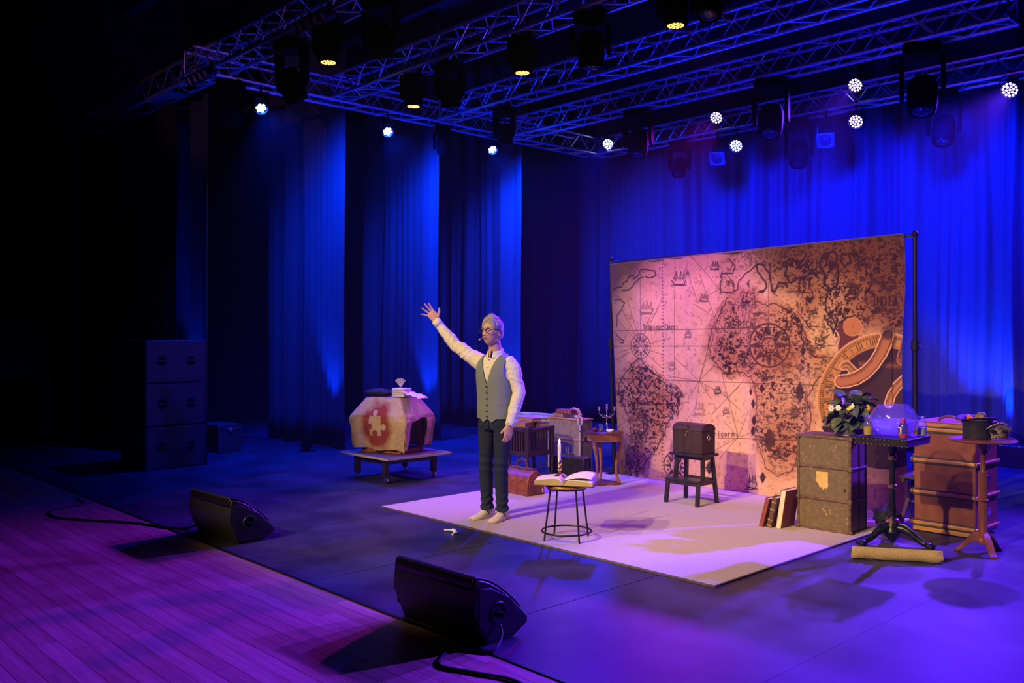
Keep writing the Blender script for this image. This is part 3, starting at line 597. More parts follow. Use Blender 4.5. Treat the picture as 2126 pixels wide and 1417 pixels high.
rose((855, 625), .222, ((.222, .016), (.108, .007), (.078, .012)), 8); rose((200, 628), .146, ((.146, .007), (.07, .006), (.05, .004)), 8, .7); rose((372, 1240), .165, ((.165, .010), (.09, .008)), 8, .85)
# ships, beasts, florets, hills
def ship(c, s, op=.7):
    x, y = c
    line([(x - 14 * s, y), (x - 10 * s, y + 7 * s), (x + 11 * s, y + 7 * s), (x + 15 * s, y - 2 * s)], .012, op, .004); line([(x - 16 * s, y + 10 * s), (x + 16 * s, y + 9 * s)], .008, op, .006)
    for k in (-7, 2, 9): line([(x + k * s, y), (x + (k + 1) * s, y - 20 * s)], .006, op); line([(x + (k - 4) * s, y - 4 * s), (x + (k + 4) * s, y - 5 * s), (x + (k + 2) * s, y - 17 * s)], .007, op * .8, .003, True)
for c, s, op in (((576, 212), 1.5, .8), ((392, 285), 2.6, .8), ((228, 440), 2.2, .55), ((520, 382), 1.4, .6), ((440, 570), 1.4, .5), ((500, 960), 2.2, .35), ((440, 245), .6, .6), ((760, 1330), 2.4, .85), ((355, 735), 1.3, .45), ((590, 860), 1.1, .8), ((632, 965), 1.1, .55)): ship(c, s, op)
def blob(c, w_, h_, n, op=.8):
    for _ in range(n):
        x, y = c[0] + rng.randn() * w_ * .4, c[1] + rng.randn() * h_ * .4; line([(x, y), (x + rng.randn() * w_ * .3, y + rng.randn() * h_ * .3)], .012, op * rng.uniform(.5, 1))
for c, w_, h_, n in (((945, 735), 36, 18, 30), ((1005, 740), 18, 26, 14), ((980, 970), 34, 34, 46), ((920, 1035), 20, 16, 22), ((845, 790), 36, 14, 20), ((950, 805), 30, 8, 12), ((1180, 470), 30, 22, 26), ((1080, 450), 40, 16, 18), ((200, 920), 70, 14, 30), ((210, 1000), 60, 50, 60), ((190, 1090), 50, 60, 50),
                     ((720, 415), 22, 30, 20), ((650, 405), 18, 12, 10), ((800, 460), 34, 6, 10), ((640, 640), 20, 8, 10), ((620, 590), 14, 10, 8), ((760, 570), 16, 8, 6), ((1130, 600), 40, 40, 26), ((1080, 650), 50, 26, 24), ((720, 720), 50, 20, 26), ((1470, 450), 60, 24, 30), ((1420, 290), 60, 30, 30), ((1480, 330), 40, 16, 20), ((1330, 180), 60, 40, 40), ((1300, 330), 50, 40, 30), ((900, 1180), 40, 30, 30), ((860, 990), 24, 10, 12), ((940, 1100), 30, 12, 12), ((1050, 930), 30, 50, 24), ((380, 880), 24, 20, 16), ((350, 860), 14, 24, 10), ((650, 580), 8, 5, 4), ((655, 300), 26, 20, 20), ((750, 300), 10, 22, 10), ((780, 420), 24, 10, 10)):
    blob(c, w_, h_, n)
for c, s in (((1010, 868), 1.), ((860, 1108), 1.1), ((555, 1245), .6), ((823, 848), .4), ((775, 925), .4), ((780, 1010), .5), ((1030, 655), .5), ((760, 865), .3), ((770, 1065), .4), ((830, 1295), .5)):
    x, y = c
    for f in np.linspace(-1, 1, 15): hw = 24 * s * (1 - abs(f)) ** .8 * (1 + .25 * cos(f * 14)); line([(x - hw, y + f * 50 * s), (x + hw, y + f * 50 * s)], .010 * s + .006, .92)
for x in (800, 840, 868): line([(x - 7, 470), (x - 3, 464), (x, 470), (x + 4, 464), (x + 8, 470)], .006, .7)
line([(735, 400), (735, 460)], .012, .8); line([(718, 402), (735, 396), (752, 402)], .014, .8)
# lettering of the map
GL = {'A': [[(0, 0), (.5, 1), (1, 0)], [(.2, .4), (.8, .4)]], 'F': [[(0, 0), (0, 1), (.9, 1)], [(0, .52), (.7, .52)]], 'R': [[(0, 0), (0, 1), (.7, 1), (.9, .78), (.7, .52), (0, .52)], [(.45, .52), (1, 0)]], 'I': [[(.5, 0), (.5, 1)], [(.25, 0), (.75, 0)], [(.25, 1), (.75, 1)]],
      'C': [[(1, .85), (.7, 1), (.3, 1), (0, .7), (0, .3), (.3, 0), (.7, 0), (1, .15)]], 'N': [[(0, 0), (0, 1), (1, 0), (1, 1)]], 'D': [[(0, 0), (0, 1), (.6, 1), (1, .7), (1, .3), (.6, 0), (0, 0)]], 'T': [[(.5, 0), (.5, 1)], [(0, 1), (1, 1)]], 'B': [[(0, 0), (0, 1), (.7, 1), (.85, .76), (.7, .52), (0, .52)], [(.7, .52), (1, .28), (.7, 0), (0, 0)]],
      'r': [[(.2, 0), (.2, .65)], [(.2, .45), (.5, .65), (.85, .6)]], 'o': [[(.5, 0), (.1, .2), (.1, .45), (.5, .65), (.9, .45), (.9, .2), (.5, 0)]], 'p': [[(.15, -.35), (.15, .65), (.7, .65), (.9, .4), (.8, .1), (.15, 0)]], 'i': [[(.5, 0), (.5, .62)], [(.5, .85), (.5, .88)]], 'c': [[(.9, .55), (.5, .65), (.1, .45), (.1, .15), (.5, 0), (.9, .1)]],
      'u': [[(.1, .65), (.1, .15), (.4, 0), (.85, .15)], [(.85, .65), (.85, 0)]], 's': [[(.9, .6), (.4, .65), (.15, .48), (.8, .25), (.7, .02), (.1, .05)]], 'a': [[(.15, .6), (.6, .65), (.85, .45), (.85, 0)], [(.85, .35), (.3, .35), (.1, .18), (.4, 0), (.85, .12)]], 'n': [[(.15, 0), (.15, .65)], [(.15, .5), (.5, .65), (.85, .5), (.85, 0)]], 'l': [[(.5, 0), (.5, 1)]], ':': [[(.5, .1), (.5, .12)], [(.5, .5), (.5, .52)]], ' ': []}
def text(s, x, y, w_, h_, wd, op=.85):
    for i, ch in enumerate(s):
        for st in GL[ch]: line([(x + (i + p[0] * .72) * w_, y - p[1] * h_) for p in st], wd, op)
text('Tropicus', 216, 541, 11.5, 25, .0075); text('Cancri', 318, 541, 12, 25, .0075); text('AFRICA', 640, 533, 24, 33, .010); text('AFRI', 650, 571, 11, 13, .007, .7); text('INDIA', 1400, 417, 25, 42, .012, .9); text('Brasil', 326, 938, 8.5, 22, .009); text('Capricorni', 520, 1090, 17.5, 26, .008, .75)
ink_all = np.clip(ink * 1.25, 0, 1) ** .75; mixc(img, INK, ink_all * .95)
# burnt edges
e1 = np.minimum.reduce([SX * 3.46, (1 - SX) * 3.46, (1 - SY) * 2.53 + .05, SY * 2.53 + .45]); burn = np.clip(1 - e1 / (.10 + .75 * n1), 0, 1)
cornr = np.clip(1 - np.hypot((1 - SX) * 2.6, (1 - SY) * 3.2) / 1.25, 0, 1); cornl = np.clip(1 - np.hypot(SX * 4, (1 - SY) * 4.5) / .9, 0, 1); cornb = np.clip(1 - np.hypot(SX * 3.2, SY * 3.2) / .8, 0, 1)
mixc(img, (.07, .022, .02), np.clip(burn * .6 + cornr * .88 + cornl * .7 + cornb * .4, 0, .86))
rt_ = np.clip((SX - .45) * 1.8, 0, 1) * np.clip(n1 * 1.6 - .3, 0, 1); mixc(img, (.34, .13, .05), rt_ * .7)
mixc(img, (.012, .006, .010), ink_all * .7 * np.clip((SX - .52) * 4, 0, 1) * np.clip((SY - .5) * 4, 0, 1))
# printed photograph of a brass sundial
den = HM[2, 0] * 0 + 1
HI = np.linalg.inv(HM)
dx_, dy_ = HI[0, 0] * SX + HI[0, 1] * SY + HI[0, 2], HI[1, 0] * SX + HI[1, 1] * SY + HI[1, 2]; dw_ = HI[2, 0] * SX + HI[2, 1] * SY + HI[2, 2]
DX, DY = dx_ / dw_, dy_ / dw_                                          # drawing units at every cloth point
def cov(d, w_=1.5): return np.clip(.5 - d / w_, 0, 1)
cx, cy = 1455, 905; rr = np.hypot((DX - cx), (DY - cy)); ang = np.arctan2(DY - cy, DX - cx)
mixc(img, (.16, .055, .035), cov(np.maximum(abs(DX - 1265) - 55, abs(DY - 585) - 75)) * np.clip((DX - 1200) / 20, 0, 1))
mixc(img, (.035, .018, .022), cov(np.maximum(rr - 345, 0) + np.where(DX > 1100, 0, 99)))
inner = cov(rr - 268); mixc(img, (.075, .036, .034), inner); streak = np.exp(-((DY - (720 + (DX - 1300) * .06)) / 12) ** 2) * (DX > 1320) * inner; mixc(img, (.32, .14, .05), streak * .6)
mixc(img, (.055, .03, .03), cov(np.maximum(1240 - DX, 690 - DY)) * cov(rr - 420) * .0)
ring = cov(rr - 345) * cov(268 - rr); mixc(img, (.56, .29, .09), ring * .97); mixc(img, (.40, .17, .05), ring * np.clip((n4 - .35) * 1.2, 0, .5))
for r0, w_, c in ((343, 6, (.72, .40, .22)), (331, 2, INK), (318, 2, INK), (279, 2, INK), (270, 3, (.20, .09, .04))): mixc(img, c, cov(abs(rr - r0) - w_ / 2) * .9)
tick = (np.sin(ang * 180) > .2) & (rr > 319) & (rr < 329); mixc(img, INK, tick * .8)
mixc(img, (.10, .06, .06), cov(np.maximum(1240 - DX, DY - 1500)) * cov(np.maximum(560 - DY, DX - 2000)) * 0)
num = [(-1.74, 'IIII'), (-2.02, 'III'), (-2.32, 'II'), (-2.60, 'I'), (-2.88, 'XII'), (3.13, 'XI'), (2.80, 'X')]
ink[:] = 0
for a, s in num:
    ux, uy = cos(a), sin(a); tx, ty = -uy, ux; bw = 13
    for i, ch in enumerate(s):
        off = (i - (len(s) - 1) / 2) * bw
        st = [[(0, 0), (0, 1)]] if ch == 'I' else [[(-.35, 0), (.35, 1)], [(.35, 0), (-.35, 1)]]
        for q in st: line([(cx + ux * (286 + p[1] * 26) + tx * (off + p[0] * bw), cy + uy * (286 + p[1] * 26) + ty * (off + p[0] * bw)) for p in q], .011, .9)
for a in (-1.88, -2.17, -2.46, -2.74, 2.98): line([(cx + cos(a) * k, cy + sin(a) * k) for k in (290, 306)], .009, .7)
mixc(img, INK, ink * .9)
def capsule(pts, r):
    d = np.full((Hc, Wc), 999.); s = np.zeros((Hc, Wc)); acc = 0; side = np.zeros((Hc, Wc))
    for a, b in zip(pts[:-1], pts[1:]):
        ex, ey = b[0] - a[0], b[1] - a[1]; L2 = ex * ex + ey * ey; tt = np.clip(((DX - a[0]) * ex + (DY - a[1]) * ey) / L2, 0, 1)
        dd = np.hypot(DX - a[0] - tt * ex, DY - a[1] - tt * ey); m = dd < d; d = np.where(m, dd, d); s = np.where(m, acc + tt * math.sqrt(L2), s); side = np.where(m, np.sign(ex * (DY - a[1]) - ey * (DX - a[0])), side); acc += math.sqrt(L2)
    return d - r, s, side
def band(pts, r, col, edge):
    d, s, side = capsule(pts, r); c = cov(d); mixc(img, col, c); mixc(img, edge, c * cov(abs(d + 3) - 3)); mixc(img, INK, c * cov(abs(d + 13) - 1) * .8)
    mixc(img, INK, c * ((np.sin(s * .75) > .1) & (d > -13) & (d < -6)) * .8); mixc(img, INK, c * ((np.sin(s * .9) > .2) & (d < -12) & (d > -24) & (side < 0)) * .75)
band([(1240, 735), (1260, 725), (1290, 755), (1330, 800)], 22, (.50, .26, .09), (.72, .42, .22))
q = [(1225, 812), (1262, 810), (1310, 796), (1360, 765), (1405, 722), (1440, 670), (1462, 620), (1478, 575)]
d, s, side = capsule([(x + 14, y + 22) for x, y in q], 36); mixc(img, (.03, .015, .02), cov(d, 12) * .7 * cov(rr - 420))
band(q, 36, (.46, .20, .09), (.80, .48, .26)); mixc(img, (.06, .03, .035), cov(np.hypot(DX - 1480, DY - 565) - 34, 20) * .85)
band([(1485, 925), (1500, 880), (1530, 840), (1575, 800)], 26, (.50, .24, .09), (.75, .45, .25)); band([(1560, 700), (1575, 640), (1580, 600)], 30, (.30, .12, .06), (.45, .22, .12))
for c, r, col in (((1290, 530), 50, (.48, .21, .09)), ((1172, 783), 15, (.26, .12, .12)), ((1156, 870), 15, (.30, .16, .11))):
    d = np.hypot(DX - c[0], DY - c[1]); mixc(img, col, cov(d - r)); mixc(img, (.70, .36, .18), cov(abs(d - r + 3) - 2) * (np.sin(np.arctan2(DY - c[1], DX - c[0]) * 36) > -.2) * .8); mixc(img, INK, cov(np.hypot(DX - c[0], DY - c[1]) - 3) * .8)
mixc(img, (.74, .42, .40), cov(abs(np.hypot(DX - 1165, DY - 590) - 52) - 4) * (DX > 1195) * (DY > 530) * (DY < 650) * .8)
mixc(img, (.050, .024, .030), cov(rr - 352) * np.clip((DY - 1035) / 12, 0, 1))
img *= (.93 + .14 * rng.rand(Hc, Wc))[..., None]
img = np.clip(img, 0, 1) ** 1.16
wob = .030 * np.sin(SX * 31 + 1.2 * np.sin(SX * 9)) * np.sin(pi * SX) * (.5 + .5 * (1 - SY)) + .010 * np.sin(SX * 64 + 2 * SY)
TLn, TRn, BLn, BRn = (np.array(v) for v in (TLc, TRc, BLc, BRc))
s_, t_ = SX[..., None], SY[..., None]; pos = (BLn * (1 - s_) + BRn * s_) * (1 - t_) + (TLn * (1 - s_) + TRn * s_) * t_
pos[..., 1] += wob - .012
pos[..., 0] += np.where(SX > .5, 1, -1) * -.0 + .02 * np.sin(SY * 9) * (SX > .97)
me = bpy.data.meshes.new('map_cloth'); nvx = Wc * Hc
idx = np.arange(nvx).reshape(Hc, Wc); quads = np.stack([idx[:-1, :-1], idx[:-1, 1:], idx[1:, 1:], idx[1:, :-1]], -1).reshape(-1, 4)
me.vertices.add(nvx); me.vertices.foreach_set('co', pos.reshape(-1).astype(np.float32)); me.loops.add(quads.size); me.loops.foreach_set('vertex_index', quads.reshape(-1).astype(np.int32))
me.polygons.add(len(quads)); me.polygons.foreach_set('loop_start', (np.arange(len(quads)) * 4).astype(np.int32)); me.update(calc_edges=True)
me.polygons.foreach_set('use_smooth', np.ones(len(quads), bool))
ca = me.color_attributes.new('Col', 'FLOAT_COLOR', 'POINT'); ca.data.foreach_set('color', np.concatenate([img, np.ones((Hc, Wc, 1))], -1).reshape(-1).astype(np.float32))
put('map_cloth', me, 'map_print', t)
part('hem', MB().tube([TLc + Vector((0, .0, .0)), TRc + Vector((0, .0, .0))], .014, 8), 'rug_edge', t)
for nm, x0, x1, yy in (('pole', -7.01, -6.95, 8.235), ('pole', -3.40, -3.395, 8.235)):
    part(nm, MB().cyl((x1, yy, 0.02), (x0, yy, 1.62), .024, n=12).cyl((x0 + (x1 - x0) * .3, yy, 1.5), (x0, yy, 2.56), .019, n=12), 'black_metal', t)
    b = part('foot_plate', MB().box((x1, 8.36, .01), (.10, .50, .012)), 'black_metal', t)
    part('collar', MB().cyl((x0, yy, 1.52), (x0, yy, 1.60), .034, n=12).cyl((x0 + .0, yy, 1.56), (x0 + .07, yy, 1.56), .009, n=8), 'black_metal', t)
    part('cap', MB().ell((x0, yy, 2.575), (.03, .03, .03), 10, 8), 'black_metal', t)
part('crossbar', MB().cyl((-7.02, 8.235, 2.53), (-3.38, 8.235, 2.56), .018, n=10), 'black_metal', t)
for z in (.95, 1.85):
    for x, xx in ((-3.475, -3.40), (-6.93, -6.98)): part('tie', MB().cyl((x, 8.2, z), (xx, 8.235, z), .003, n=6), 'black_metal', t)

# ================================================================== step stool and chest
t = thing('step_stool', 'black wooden two-step stool in front of the map', 'stool', (-5.20, 7.34, 0))
part('seat', MB().box((0, .03, .487), (.40, .27, .026)), 'black_wood', t, bevel=.004)
part('step', MB().box((0, -.095, .245), (.40, .16, .024)), 'black_wood', t, bevel=.004)
for sx in (-1, 1):
    part('leg', MB().beam((sx * .185, .155, 0), (sx * .150, .12, .475), .034, .036, (0, 1, 0)), 'black_wood', t, bevel=.003)
    part('leg', MB().beam((sx * .185, -.175, 0), (sx * .178, -.150, .235), .034, .036, (0, 1, 0)), 'black_wood', t, bevel=.003)
    part('upright', MB().beam((sx * .162, -.050, .235), (sx * .150, -.035, .475), .034, .036, (0, 1, 0)), 'black_wood', t, bevel=.003)
    part('side_rail', MB().beam((sx * .172, -.165, .222), (sx * .168, .135, .222), .022, .04), 'black_wood', t, bevel=.003)
    part('top_rail', MB().beam((sx * .150, -.03, .455), (sx * .150, .12, .455), .022, .036), 'black_wood', t)
part('front_rail', MB().box((0, -.152, .218), (.34, .02, .036)), 'black_wood', t); part('back_rail', MB().box((0, .135, .235), (.32, .02, .036)), 'black_wood', t)
part('front_apron', MB().box((0, -.03, .457), (.30, .02, .036)), 'black_wood', t); part('back_apron', MB().box((0, .115, .457), (.30, .02, .036)), 'black_wood', t)

t = thing('treasure_chest', 'brown wooden chest with domed lid on the black step stool', 'chest', (-5.20, 7.37, .501))
part('body', MB().box((0, 0, .11), (.345, .225, .22)), 'dark_wood', t, bevel=.004)
arc = [(.1155 * cos(a), .222 + .012 + .058 * sin(a)) for a in [pi * i / 14 for i in range(15)]]
part('lid', MB().prism([(-.1155, .222), (.1155, .222)] + arc, 'x', -.176, .176), 'dark_wood', t, 30, bevel=.003)
h = part('hasp', MB().box((0, -.117, .232), (.022, .006, .05)), 'brass', t); part('ring_pull', MB().torus((.004, -.124, .262), .018, .0035, 18, 6, (.3, 1, 0)), 'brass', h)
pd = part('padlock', MB().box((0, -.126, .180), (.026, .014, .030)), 'leather_dark', t, bevel=.003); part('shackle', MB().tube([(-.009, -.126, .193), (-.009, -.126, .208), (0, -.126, .216), (.009, -.126, .208), (.009, -.126, .193)], .0028, 6), 'brass', pd)
part('side_ring', MB().torus((.181, -.01, .155), .020, .003, 18, 6, (1, 0, .1)), 'silver', t); part('side_ring', MB().torus((-.181, -.01, .155), .020, .003, 18, 6, (1, 0, .1)), 'silver', t)
part('ring_plate', MB().box((.1755, -.01, .18), (.006, .014, .02)), 'silver', t)

# ================================================================== trunks
t = thing('steamer_trunk', 'worn brown standing trunk with a torn yellow label', 'trunk', (-3.685, 7.225, 0), R(2))
part('body', MB().box((0, 0, .405), (.462, .30, .785)), 'trunk_skin', t, bevel=.008)
for z in (.275, .545):
    part('band', MB().box((0, 0, z), (.486, .322, .022)), 'trunk_edge', t, bevel=.006)
part('lid_rim', MB().box((0, 0, .797), (.482, .318, .026)), 'trunk_edge', t, bevel=.008); part('base_rim', MB().box((0, 0, .014), (.482, .318, .028)), 'trunk_edge', t, bevel=.008)
for sx in (-1, 1):
    for sy in (-1, 1): part('corner_strip', MB().box((sx * .228, sy * .147, .405), (.024, .024, .77)), 'trunk_edge', t, bevel=.006)
    for z in (.275, .545, .02, .795): part('corner_cap', MB().box((sx * .228, -.150, z), (.042, .030, .040)), 'trunk_edge', t, bevel=.008)
part('seam_strip', MB().box((.233, .02, .405), (.010, .018, .77)), 'trunk_edge', t)
rr_ = random.Random(9)
lab = [(-.055, .505), (.050, .508), (.052, .385), (.030, .362), (.022, .372), (.008, .352), (-.010, .378), (-.022, .372), (-.035, .405), (-.060, .425), (-.058, .445), (-.050, .46)]
part('paper_label', MB().prism(lab, 'y', -.1525, -.151).xf(Matrix.Translation((-.012, 0, 0))), 'paper_yellow', t, label='torn yellow paper label')
part('keyhole', MB().box((.185, -.152, .37), (.008, .004, .026)), 'hole_black', t)
wm = MB()
for _ in range(46):
    x = rr_.choice((rr_.uniform(-.21, .21), rr_.gauss(.13, .05), rr_.gauss(-.03, .09))); z = rr_.choice((rr_.gauss(.17, .04), rr_.gauss(.66, .06), rr_.uniform(.05, .76))); x = max(-.21, min(.21, x)); z = max(.05, min(.76, z)); s = rr_.uniform(.003, .009)
    wm.prism([(x + s * rr_.uniform(.4, 1.3) * cos(k * 1.047 + .3), z + 1.5 * s * rr_.uniform(.4, 1.3) * sin(k * 1.047 + .3)) for k in range(6)], 'y', -.1512, -.1505)
o = part('wear_marks', wm, 'trunk_wear', t); o['kind'] = 'stuff'

t = thing('wardrobe_trunk', 'tall rust-brown wardrobe trunk with honey wooden slats', 'trunk', (-2.935, 7.93, 0), R(-1.5))
part('body', MB().box((0, 0, .47), (.50, .46, .90)), 'wardrobe_skin', t, bevel=.012)
for z in (.075, .335, .605, .865):
    for nm, c, d in (('slat', (0, -.238, z), (.52, .020, .030)), ('slat', (.258, 0, z), (.020, .50, .026))):
        s = part(nm, MB().box(c, d), 'slat_wood', t, bevel=.008)
    part('slat_trim', MB().box((0, -.232, z), (.515, .014, .056)), 'green_trim', t)
    k = part('slat_end', MB().box((.262, -.24, z), (.028, .028, .034)), 'brass', t, bevel=.006)
    part('slat_end', MB().box((-.262, -.24, z), (.028, .028, .034)), 'brass', t, bevel=.006)
part('base_board', MB().box((0, -.228, .026), (.51, .02, .036)), 'slat_wood', t, bevel=.004); part('top_board', MB().box((0, -.226, .905), (.51, .02, .030)), 'slat_wood', t, bevel=.004)
part('top_cap', MB().box((0, 0, .925), (.505, .465, .016)), 'wardrobe_skin', t, bevel=.006)
part('handle', MB().tube([(-.09, -.12, .93), (-.075, -.12, .955), (-.03, -.12, .975), (.03, -.12, .975), (.075, -.12, .955), (.09, -.12, .93)], .011, 8), 'leather_dark', t)
for z in (.20, .47, .74): part('latch', MB().box((.255, .02, z), (.014, .05, .06)), 'chrome', t, bevel=.003)

t = thing('upright_trunk', 'tan standing trunk with old books on top', 'trunk', (-7.585, 8.14, 0), R(-3))
part('body', MB().box((0, 0, .32), (.565, .21, .62)), 'trunk_tan', t, bevel=.006)
for z in (.012, .63): part('rim', MB().box((0, 0, z), (.585, .23, .024)), 'slat_wood', t, bevel=.006)
part('band', MB().box((0, 0, .385), (.580, .225, .018)), 'slat_wood', t, bevel=.004)
for sx in (-1, 1): part('edge_strip', MB().box((sx * .278, -.103, .32), (.022, .018, .60)), 'rope', t, bevel=.004)
part('latch', MB().box((.285, -.02, .39), (.012, .04, .05)), 'chrome', t, bevel=.002)
for z in (.2, .5): part('corner_stud', MB().ell((.28, -.113, z), (.012, .008, .012), 10, 6), 'chrome', t)
t = thing('small_suitcase', 'low dark suitcase standing before the tan trunk', 'suitcase', (-7.27, 7.80, 0), R(6))
part('shell', MB().box((0, 0, .115), (.52, .15, .222)), 'black_wood', t, bevel=.015); part('seam', MB().box((0, 0, .118), (.526, .014, .226)), 'trunk_edge', t, bevel=.004)
part('handle', MB().tube([(-.06, 0, .226), (-.05, 0, .25), (.05, 0, .25), (.06, 0, .226)], .008, 6), 'leather_dark', t)
for sx in (-.17, .17): part('catch', MB().box((sx, -.03, .226), (.03, .02, .012)), 'chrome', t)

# ================================================================== doctor bag
t = thing('doctor_bag', 'rust leather doctor bag standing behind the man', 'bag', (-6.745, 6.50, 0), R(-2))
prof = [(-.125, .0), (.125, .0), (.128, .03), (.122, .15), (.085, .215), (.018, .262), (-.018, .262), (-.085, .215), (-.122, .15), (-.128, .03)]
part('body', MB().prism(prof, 'x', -.215, .215), 'leather', t, 50, bevel=.012)
part('mouth_frame', MB().box((0, 0, .268), (.40, .044, .022)), 'leather_dark', t, bevel=.006)
part('handle', MB().tube([(-.075, 0, .275), (-.075, 0, .315), (-.055, 0, .345), (-.02, 0, .358), (.02, 0, .358), (.055, 0, .345), (.075, 0, .315), (.075, 0, .275)], .011, 8), 'leather_dark', t)
part('clasp', MB().box((0, -.026, .262), (.05, .012, .03)), 'brass', t, bevel=.003)
for sx in (-1, 1):
    part('gusset', MB().prism([(-.105, .02), (.105, .02), (.10, .15), (.0, .235), (-.10, .15)], 'x', sx * .219 - .004, sx * .219 + .004), 'leather', t, bevel=.004)
    part('handle_mount', MB().box((sx * .075, 0, .272), (.03, .03, .02)), 'brass', t, bevel=.003)

# ================================================================== slatted crib
t = thing('slatted_crib', 'dark brown slatted wooden crib on turned legs', 'crib', (-7.55, 7.42, 0), R(0))
for sx in (-1, 1):
    for sy in (-1, 1):
        part('leg', MB().lathe([(.008, 0), (.018, .01), (.014, .05), (.022, .09), (.013, .12), (.023, .16), (.016, .20), (.022, .235), (.022, .25)], 12, (sx * .155, sy * .205, 0)).box((sx * .155, sy * .205, .42), (.040, .040, .34)), 'dark_wood', t, bevel=.003)
for sy in (-1, 1):
    for z, hh in ((.275, .05), (.555, .045)): part('rail', MB().box((0, sy * .205, z), (.28, .026, hh)), 'dark_wood', t, bevel=.004)
    for k in range(6): part('slat', MB().box((-.11 + k * .044, sy * .205, .415), (.022, .012, .24)), 'dark_wood', t)
for sx in (-1, 1):
    for z, hh in ((.275, .05), (.555, .045)): part('rail', MB().box((sx * .155, 0, z), (.026, .38, hh)), 'dark_wood', t, bevel=.004)
    for k in range(8): part('slat', MB().box((sx * .155, -.155 + k * .0443, .415), (.012, .022, .24)), 'dark_wood', t)
part('floor_board', MB().box((0, 0, .275), (.29, .39, .016)), 'dark_wood', t)

def book(label, loc, size, mat, rz=0, rx=0, ry=0, group='old books', page='page_edge', name='book'):
    # size = (width along spine normal, height along spine, thickness); spine at -x
    w_, h_, k = size; t = thing(name, label, 'book', loc, 0, group); m = Matrix.Rotation(rz, 4, 'Z') @ Matrix.Rotation(ry, 4, 'Y') @ Matrix.Rotation(rx, 4, 'X')
    part('cover', MB().box((0, 0, k - .002), (w_, h_, .004)).box((0, 0, .002), (w_, h_, .004)).box((-w_ / 2 + .003, 0, k / 2), (.006, h_, k)).xf(m), mat, t, bevel=.0015)
    part('pages', MB().box((.002, 0, k / 2), (w_ - .014, h_ - .012, k - .008)).xf(m), page, t)
    for yy in (-.32, -.1, .12, .34): part('spine_band', MB().box((-w_ / 2 - .0005, yy * h_, k / 2), (.003, .006, k * .96)).xf(m), 'book_gold' if mat != 'book_dark' else 'book_brown', t)
    return t
# a board of books lies across the crib
zc = .579
book('thick tan book lying on the crib, lower of two', (-7.60, 7.33, zc), (.17, .24, .058), 'book_tan', R(95), group='books on the crib')
book('worn brown book lying across the crib rail', (-7.52, 7.52, zc), (.16, .22, .052), 'book_brown', R(80), group='books on the crib')
book('tan book lying on top of the crib books', (-7.57, 7.44, zc + .0595), (.15, .25, .045), 'book_tan', R(84), group='books on the crib')
zt = .6435
book('pale book lying on the tan trunk at left', (-7.72, 8.13, zt), (.13, .18, .042), 'book_tan', R(88), group='books on the tan trunk')
book('dark book lying on the tan trunk beside the rope', (-7.53, 8.13, zt), (.14, .17, .044), 'book_dark', R(90), group='books on the tan trunk')
book('red-brown book on top of the tan trunk books', (-7.63, 8.13, zt + .0455), (.13, .26, .048), 'book_red', R(92), group='books on the tan trunk')
t = thing('powder_horn', 'curved honey-coloured horn lying on the trunk books', 'horn', (-7.46, 8.12, zt))
path = [(-.10, 0, .108), (-.04, 0, .112), (.02, 0, .098), (.06, -.01, .066), (.085, -.02, .03)]
part('horn_body', MB().tube(path, [.006, .014, .020, .023, .024], 10), 'horn', t); part('rim', MB().torus((.085, -.02, .03), .024, .004, 18, 6, (.5, -.2, -.8)), 'brass', t)
t = thing('rope_coil', 'pale rope with a frayed knot hanging over the trunk corner', 'rope', (-7.34, 8.05, zt))
part('strand', MB().tube([(-.03, .0, .012), (.0, -.02, .024), (.03, -.01, .018), (.055, -.02, .008), (.075, -.04, -.015), (.08, -.055, -.06), (.06, -.068, -.085), (.035, -.066, -.06), (.03, -.06, -.02), (.01, -.05, .010)], .009, 8), 'rope', t)
part('knot', MB().ell((-.02, -.03, .022), (.028, .024, .022), 12, 8), 'rope', t)
fr = MB()
for k in range(14): a = k * .45; fr.cyl((-.02, -.03, .022), (-.02 + .05 * cos(a), -.03 + .045 * sin(a) * .6, .03 + .03 * sin(a * 1.7)), .004, .001, n=5)
part('fray', fr, 'white_cloth', t)
t = thing('metal_hoop', 'shallow violet hoop basket rim behind the crib', 'hoop', (-8.25, 8.15, 0))
part('rim', MB().torus((0, 0, .62), .42, .016, 48, 8, (0, 0, 1), 1, .55), 'purple_hoop', t); part('inner_rim', MB().torus((0, 0, .575), .38, .010, 48, 8, (0, 0, 1), 1, .55), 'purple_hoop', t)
wall = MB().rings([[Vector((rr * cos(2 * pi * k / 40), .55 * rr * sin(2 * pi * k / 40), z)) for k in range(40)] for rr, z in ((.22, .30), (.30, .36), (.37, .50), (.415, .62))], cap=False)
part('bowl', wall, 'purple_hoop', t, thick=.006); part('floor_disc', MB().lathe([(.22, .30), (.001, .30)], 30, cap=False).xf(Matrix.Scale(.55, 4, (0, 1, 0))), 'purple_hoop', t, thick=.006)
for a in range(3): part('leg', MB().cyl((.16 * cos(a * 2.094), .09 * sin(a * 2.094), .30), (.28 * cos(a * 2.094), .16 * sin(a * 2.094), 0), .014, n=8), 'black_metal', t)

